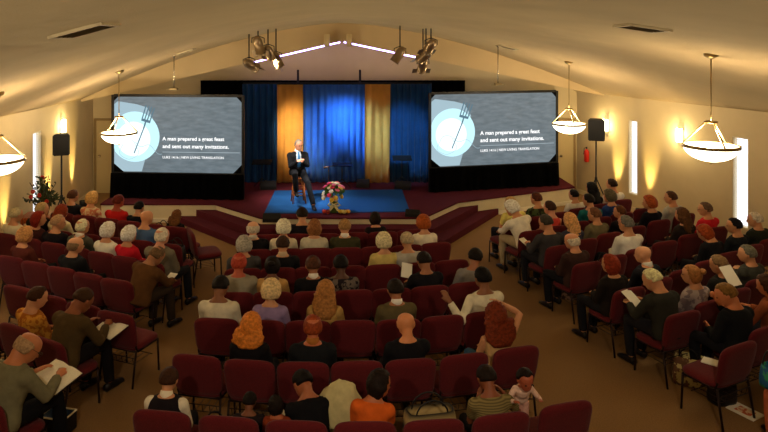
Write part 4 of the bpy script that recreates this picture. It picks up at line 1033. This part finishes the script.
def bag(pos, rz, w, d, h, m, label, cat='bag', z=0, hm=None, straps=2):
    e = empty('handbag', (pos.x, pos.y, z), rz, label, cat)
    bm = bmesh.new(); n = 20; prof = [(.92, .003), (1, .04), (1.0, h * .5), (.93, h * .85), (.86, h), (.8, h - .01), (.8, h * .7)]
    rings = []
    for s, zz in prof:
        rings.append([bm.verts.new((math.copysign(abs(math.cos(2 * PI * k / n)) ** .5, math.cos(2 * PI * k / n)) * w / 2 * s + .01 * noise.noise(Vector((k, zz * 9, w))), math.copysign(abs(math.sin(2 * PI * k / n)) ** .5, math.sin(2 * PI * k / n)) * d / 2 * s, zz)) for k in range(n)])
    for a, b in zip(rings, rings[1:]):
        for k in range(n): bm.faces.new((a[k], a[(k + 1) % n], b[(k + 1) % n], b[k]))
    bm.faces.new(rings[0][::-1]); bm.faces.new(rings[-1]); link('bag_body', done(bm, 'bb', True), m, e)
    for s in ((-1, 1) if straps == 2 else (1,)):
        bm = bmesh.new(); tube(bm, [(w * .3 * math.cos(a) , s * d * .36, h - .03 + .14 * math.sin(a)) for a in [k * PI / 8 for k in range(9)]], .008, 6); link('strap', done(bm, 'sp', True), hm or BPLAST, e)
    return e
FLORAL = mat('floral_fabric', '#6a4a34', .8, noise_s=16, pattern='sharp', color2='#c8b878')
q = at(689, 384, 0); bag(q, -.5, .36, .2, .34, FLORAL, 'floral tote bag on the floor before the empty right aisle chair')
q = at(566, 298, 0); bag(q, -.5, .3, .18, .24, mat('floral_fabric2', '#5a4640', .8, noise_s=18, pattern='sharp', color2='#a88a78'), 'patterned bag under the aisle chairs, right block')
q = at(601, 320, 0); bag(q, -.5, .32, .18, .22, mat('black_white_fabric', '#1c181a', .8, noise_s=26, pattern='sharp', color2='#8c8078'), 'black and white patterned bag by the red haired woman’s feet')
p, r = lap('RD', 1, .12, .02); bag(p, r, .3, .16, .2, mat('brown_leather', '#5a3a28', .5), 'brown bag resting on the chair beside the white shirted man', z=.482)
p, r = lap('C7', 4, .05, .08); bag(p, r + .08, .5, .2, .28, mat('cream_black_stripe', '#100e10', .7, noise_s=2.2, pattern='stripe', color2='#a08a58'), 'cream and black striped bag on a back row chair', z=.482)
p, r = lap('C7', 1, -.38, .5); bag(p, r + .3, .3, .2, .3, mat('black_leather', '#121012', .4), 'black bag on the floor by the back row left aisle')
q = at(722, 402, 0); bag(q, .2, .3, .2, .3, mat('black_leather', '#121012', .4), 'black bag standing under the empty right aisle chair')
p, r = lap('RH', 0, -.1, .34); bag(p, r, .3, .16, .22, mat('blue_green_print', '#1c5a8c', .6, noise_s=9, pattern='sharp', color2='#3a9a6c'), 'blue and green bag on the lap at the right edge', z=.63)
p, r = lap('RE', 2, .1, .0); bag(p, r, .3, .16, .18, mat('grey_green_cloth', '#6a6c60', .8, noise_s=8), 'grey green bag on an empty chair beside the bald man', z=.482)
q = at(58, 431, 0); e = empty('equipment_case', (q.x, q.y, 0), -.25, 'black case with blue top and white edging on the carpet at the left', 'case')
link('case_body', boxm('cb', (0, 0, .09), (.3, .22, .18), .01), BPLAST, e)
link('lid', boxm('cl', (0, 0, .183), (.26, .18, .006)), mat('blue_panel', '#1c3458', .4), e)
bm = bmesh.new()
for s in (-1, 1): box(bm, (s * .145, 0, .186), (.012, .22, .012)); box(bm, (0, s * .105, .186), (.28, .012, .012))
link('edging', done(bm, 'ed'), mat('white_trim', '#e8dfc4', .6), e)
p, r = lap('LB', 5, 0, .02); bag(p, r, .34, .2, .26, mat('black_leather', '#121012', .4), 'black bag on the end chair behind the child at the left aisle', z=.482)
p, r = lap('LA', 4, 0, .02); bag(p, r, .3, .2, .24, mat('dark_brown_bag', '#2a1a14', .5), 'dark brown bag on a front row chair beside the child, left block', z=.482)
# cream coat over the chair in the back row
p, r = lap('C7', 2, .34, .1); e = empty('draped_coat', (p.x, p.y, 0), r, 'cream coat draped over a back row chair beside the black topped adult', 'coat')
bm = bmesh.new(); bmesh.ops.create_uvsphere(bm, u_segments=36, v_segments=24, radius=1)
for v in bm.verts:
    c = v.co.copy(); k = 1 + .1 * noise.noise(c * 2.2) + .06 * noise.noise(c * 5)
    v.co = Vector((c.x * .2 * k + .03 * c.z, c.y * .1 * k, .76 + c.z * .27 * k))
link('coat_cloth', done(bm, 'coat', True), cloth('#b8ac7c'), e)

# flowers on stage
fp = at(334, 212, STAGE)
e = empty('flower_arrangement', (fp.x, fp.y, STAGE), 0, 'bouquet of white and pink flowers tied with a cream bow on the stage', 'flowers')
bm = bmesh.new(); lathe(bm, [(.1, .0), (.11, .02), (.07, .16), (.09, .3), (.1, .32), (.08, .31), (0, .28)], 24); link('vase', done(bm, 'vs', True), mat('green_vase', '#4a5c28', .4), e)
bm = bmesh.new()
for s in (-1, 1):
    for k in range(10): pass
    tube(bm, [(0, -.1, .17), (s * .08, -.12, .23), (s * .13, -.12, .18), (s * .07, -.12, .15), (0, -.1, .17)], .022, 8); tube(bm, [(0, -.1, .17), (s * .08, -.13, .08), (s * .14, -.14, .03)], .024, 8)
ell(bm, (0, -.11, .17), (.035, .03, .035)); link('ribbon_bow', done(bm, 'rb', True), cloth('#d8d0a0'), e)
bm = bmesh.new()
for k in range(90):
    a = rnd.uniform(0, 2 * PI); el = rnd.uniform(.2, 1.5); L = rnd.uniform(.1, .22); p = Vector((math.cos(a) * math.cos(el), math.sin(a) * math.cos(el) * .8, math.sin(el))) * L + Vector((0, 0, .3))
    u = (p - Vector((0, 0, .2))).normalized(); v = u.orthogonal().normalized(); l = .12
    bm.faces.new([bm.verts.new(x) for x in (p, p + u * l * .5 + v * .03, p + u * l, p + u * l * .5 - v * .03)])
for k in range(14):
    a = rnd.uniform(0, 2 * PI); tube(bm, [(0, 0, .28), (math.cos(a) * .2, math.sin(a) * .15, .55)], .006, 5)
link('greenery', done(bm, 'gr'), mat('leaf_green', '#4c7a2c', .6), e)
FC = ['#f4f0dc', '#e0507c', '#f0e0a0', '#d83a5c', '#f4f0dc', '#e8789c', '#f0c850']
for k in range(38):
    a = rnd.uniform(0, 2 * PI); el = rnd.uniform(-.1, 1.5); L = .3 + .05 * math.sin(k * 7)
    c = Vector((math.cos(a) * math.cos(el) * .82, math.sin(a) * math.cos(el) * .7, math.sin(el) * .95)) * L + Vector((0, 0, .32)); out = (c - Vector((0, 0, .3))).normalized()
    u = out.orthogonal().normalized(); v = out.cross(u); bm = bmesh.new()
    for j in range(6):
        b = j * PI / 3; q = c + (u * math.cos(b) + v * math.sin(b)) * .032; ell(bm, q, (.026, .026, .018), None, 8)
    ell(bm, c + out * .012, (.018, .018, .018), None, 8)
    link('flower', done(bm, 'fl', True), mat('petal', FC[k % 7], .6), e)
for k, (dx, c, nm) in enumerate(((-.2, '#b03428', 'red apple'), (-.13, '#8a2a20', 'dark red apple'), (.14, '#d8b84c', 'yellow squash'), (.22, '#e0cc78', 'pale yellow squash'), (.3, '#d8a03c', 'small golden gourd'))):
    bm = bmesh.new(); lathe(bm, [(.01, .07), (.03, .082), (.048, .07), (.055, .045), (.045, .015), (.02, .002)], 18)
    g = empty('gourd' if k > 1 else 'apple', (fp.x + dx, fp.y - .17 - .02 * (k % 2), STAGE + .014), 0, f'{nm} on the blue rug at the foot of the bouquet', 'gourd' if k > 1 else 'apple')
    link('fruit', done(bm, 'frt', True), mat('rind', c, .45), g)
    bm = bmesh.new(); tube(bm, [(0, 0, .072), (.006, 0, .1)], .005, 6); link('stalk', done(bm, 'stk', True), mat('stem', '#3a3018', .7), g)

# music stands, floor monitors on the stage
def music_stand(px, py, h, label, flat=.25):
    q = at(px, py, STAGE); e = empty('music_stand', (q.x, q.y, STAGE), 0, label, 'music stand')
    bm = bmesh.new(); tube(bm, [(0, 0, .2), (0, 0, h)], .012); link('pole', done(bm, 'pl', True), BPLAST, e)
    for k in range(3):
        a = k * 2 * PI / 3 + .5; bm = bmesh.new(); tube(bm, [(0, 0, .25), (.25 * math.cos(a), .25 * math.sin(a), .012)], .01); link('leg', done(bm, 'lg', True), BPLAST, e)
    link('desk', boxm('dk', (0, 0, h + .03), (.48, .3, .015), .003, Matrix.Rotation(flat, 3, 'X')), BPLAST, e)
    return q, h
music_stand(262, 188, .62, 'black music stand in front of the left navy curtain')
music_stand(402, 186, .68, 'black music stand in front of the right navy curtain')
q, h = music_stand(342, 189, .58, 'black music stand in front of the bright blue curtain', .1)
e = empty('microphone_stand', (q.x - .33, q.y, STAGE), 0, 'low microphone boom stand beside the centre music stand', 'microphone stand')
bm = bmesh.new(); lathe(bm, [(.12, 0), (.12, .02), (.02, .03)], 20); link('base', done(bm, 'b', True), BPLAST, e)
bm = bmesh.new(); tube(bm, [(0, 0, .02), (0, 0, .56), (.25, -.05, .6)], .01); link('pole', done(bm, 'p', True), CHROME, e)
bm = bmesh.new(); loft(bm, [(-.12, 0, .53), (0.0, 0, .56)], [.028, .018], 10); link('microphone', done(bm, 'm', True), CHROME, e)
def wedge(px, py, rz, w, label, zz=STAGE, s=1):
    q = at(px, py, zz); e = empty('floor_monitor', (q.x, q.y, zz), rz, label, 'floor monitor')
    bm = bmesh.new(); v = [(-w / 2, y, z) for y, z in ((-.14 * s, 0), (.16 * s, 0), (.16 * s, .1 * s), (.06 * s, .24 * s), (-.14 * s, .09 * s))]
    a = [bm.verts.new(x) for x in v]; b = [bm.verts.new((-x[0], x[1], x[2])) for x in v]
    bm.faces.new(a); bm.faces.new(b[::-1])
    for k in range(5): bm.faces.new((a[k], a[(k + 1) % 5], b[(k + 1) % 5], b[k]))
    link('cabinet', done(bm, 'cb'), BPLAST, e)
    bm = bmesh.new(); box(bm, (0, -.045 * s, .175 * s), (w * .85, .2 * s, .01), Matrix.Rotation(math.radians(37), 3, 'X')); link('grille', done(bm, 'gl'), mat('grille', '#1c1c1e', .7, noise_s=200, noise_amt=.5), e)
wedge(268, 189, .2, .4, 'black floor monitor on the stage left of the speaker', s=.8)
wedge(363, 187, -.1, .32, 'black floor monitor before the seam of blue and gold curtain', s=.8)
wedge(403, 189, -.2, .4, 'black floor monitor before the right navy curtain', s=.8)
wedge(272, 221, PI, .36, 'black floor monitor on the step edge left of the bouquet', .42, .7)
wedge(413, 216, PI - .3, .3, 'small black floor monitor near the right stage steps', .42, .6)

# ------------------------------------------------------------------ grow every figure into one skin
dg = None
recs = {}
for o, rec in REM:
    if id(rec) not in recs:
        recs[id(rec)] = (o, rec); md = o.modifiers.new('skin', 'REMESH'); md.mode = 'VOXEL'; md.voxel_size = rec[1]; md.use_smooth_shade = True
        sm = o.modifiers.new('soft', 'SMOOTH'); sm.factor = .5; sm.iterations = 2 if rec[1] > .012 else 1
bpy.context.view_layer.update(); dg = bpy.context.evaluated_depsgraph_get()
for o, rec in recs.values():
    rec[2] = bpy.data.meshes.new_from_object(o.evaluated_get(dg))
for o, rec in REM:
    m = o.material_slots[0].material
    o.modifiers.clear(); o.data = rec[2]
    if len(o.data.materials) == 0: o.data.materials.append(m)
    o.material_slots[0].link = 'OBJECT'; o.material_slots[0].material = m

# ------------------------------------------------------------------ light
def fillspot(x, y, e_, label, col=(1, .79, .55), size=1.9, aim=None):  # made-up ceiling fixture and spot, added as general fill over the seats
    z = zc(x, y); e = empty('added_fill_light', (x, y, z - .01), 0, label, 'fill light', 'added fill lights')
    bm = bmesh.new(); lathe(bm, [(.07, .03), (.07, -.012), (.1, -.012), (.1, .03)], 24, ring=True); link('trim_ring', done(bm, 'tr', True), WHITEP, e)
    bm = bmesh.new(); lathe(bm, [(.069, .0), (.069, .008)], 24); link('lens', done(bm, 'ls'), emat('fill_lens', '#ffe4b8', 4), e)
    L = bpy.data.lights.new('fill_lamp', 'SPOT'); L.energy = e_; L.color = col; L.spot_size = size; L.spot_blend = .8; L.shadow_soft_size = .1
    lo = bpy.data.objects.new('fill_lamp', L); COL.objects.link(lo); lo.location = (x, y, z - .04)
    if aim: lo.rotation_euler = (Vector(aim) - lo.location).to_track_quat('-Z', 'Y').to_euler()
E_FILL = 300
fillspot(-1.6, 1.2, E_FILL * 1.3, 'added ceiling downlight overhead behind the camera, left one', aim=(-3.5, 9.5, 0))
fillspot(1.8, 1.2, E_FILL * 1.3, 'added ceiling downlight overhead behind the camera, right one', aim=(4, 9, 0))
w = bpy.data.worlds.new('outside'); scene.world = w; w.use_nodes = True
w.node_tree.nodes['Background'].inputs['Color'].default_value = (.7, .8, 1, 1); w.node_tree.nodes['Background'].inputs['Strength'].default_value = 1

# ------------------------------------------------------------------ camera
cam = bpy.data.cameras.new('camera'); co = bpy.data.objects.new('camera', cam); COL.objects.link(co)
co.location = (0, 0, H); co.rotation_euler = (PI / 2, 0, 0)
cam.sensor_width = 36; cam.lens = F / 768 * 36; cam.shift_x = (384 - CX) / 768; cam.shift_y = -(216 - CY) / 768; cam.clip_start = .05
scene.camera = co
vs = scene.view_settings; vs.view_transform = 'Standard'; vs.look = 'None'; vs.gamma = 1; vs.use_curve_mapping = False; vs.exposure = 0.0
scene.cycles.use_denoising = True
scene.cycles.max_bounces = 6; scene.cycles.diffuse_bounces = 4
scene.cycles.sample_clamp_indirect = 4
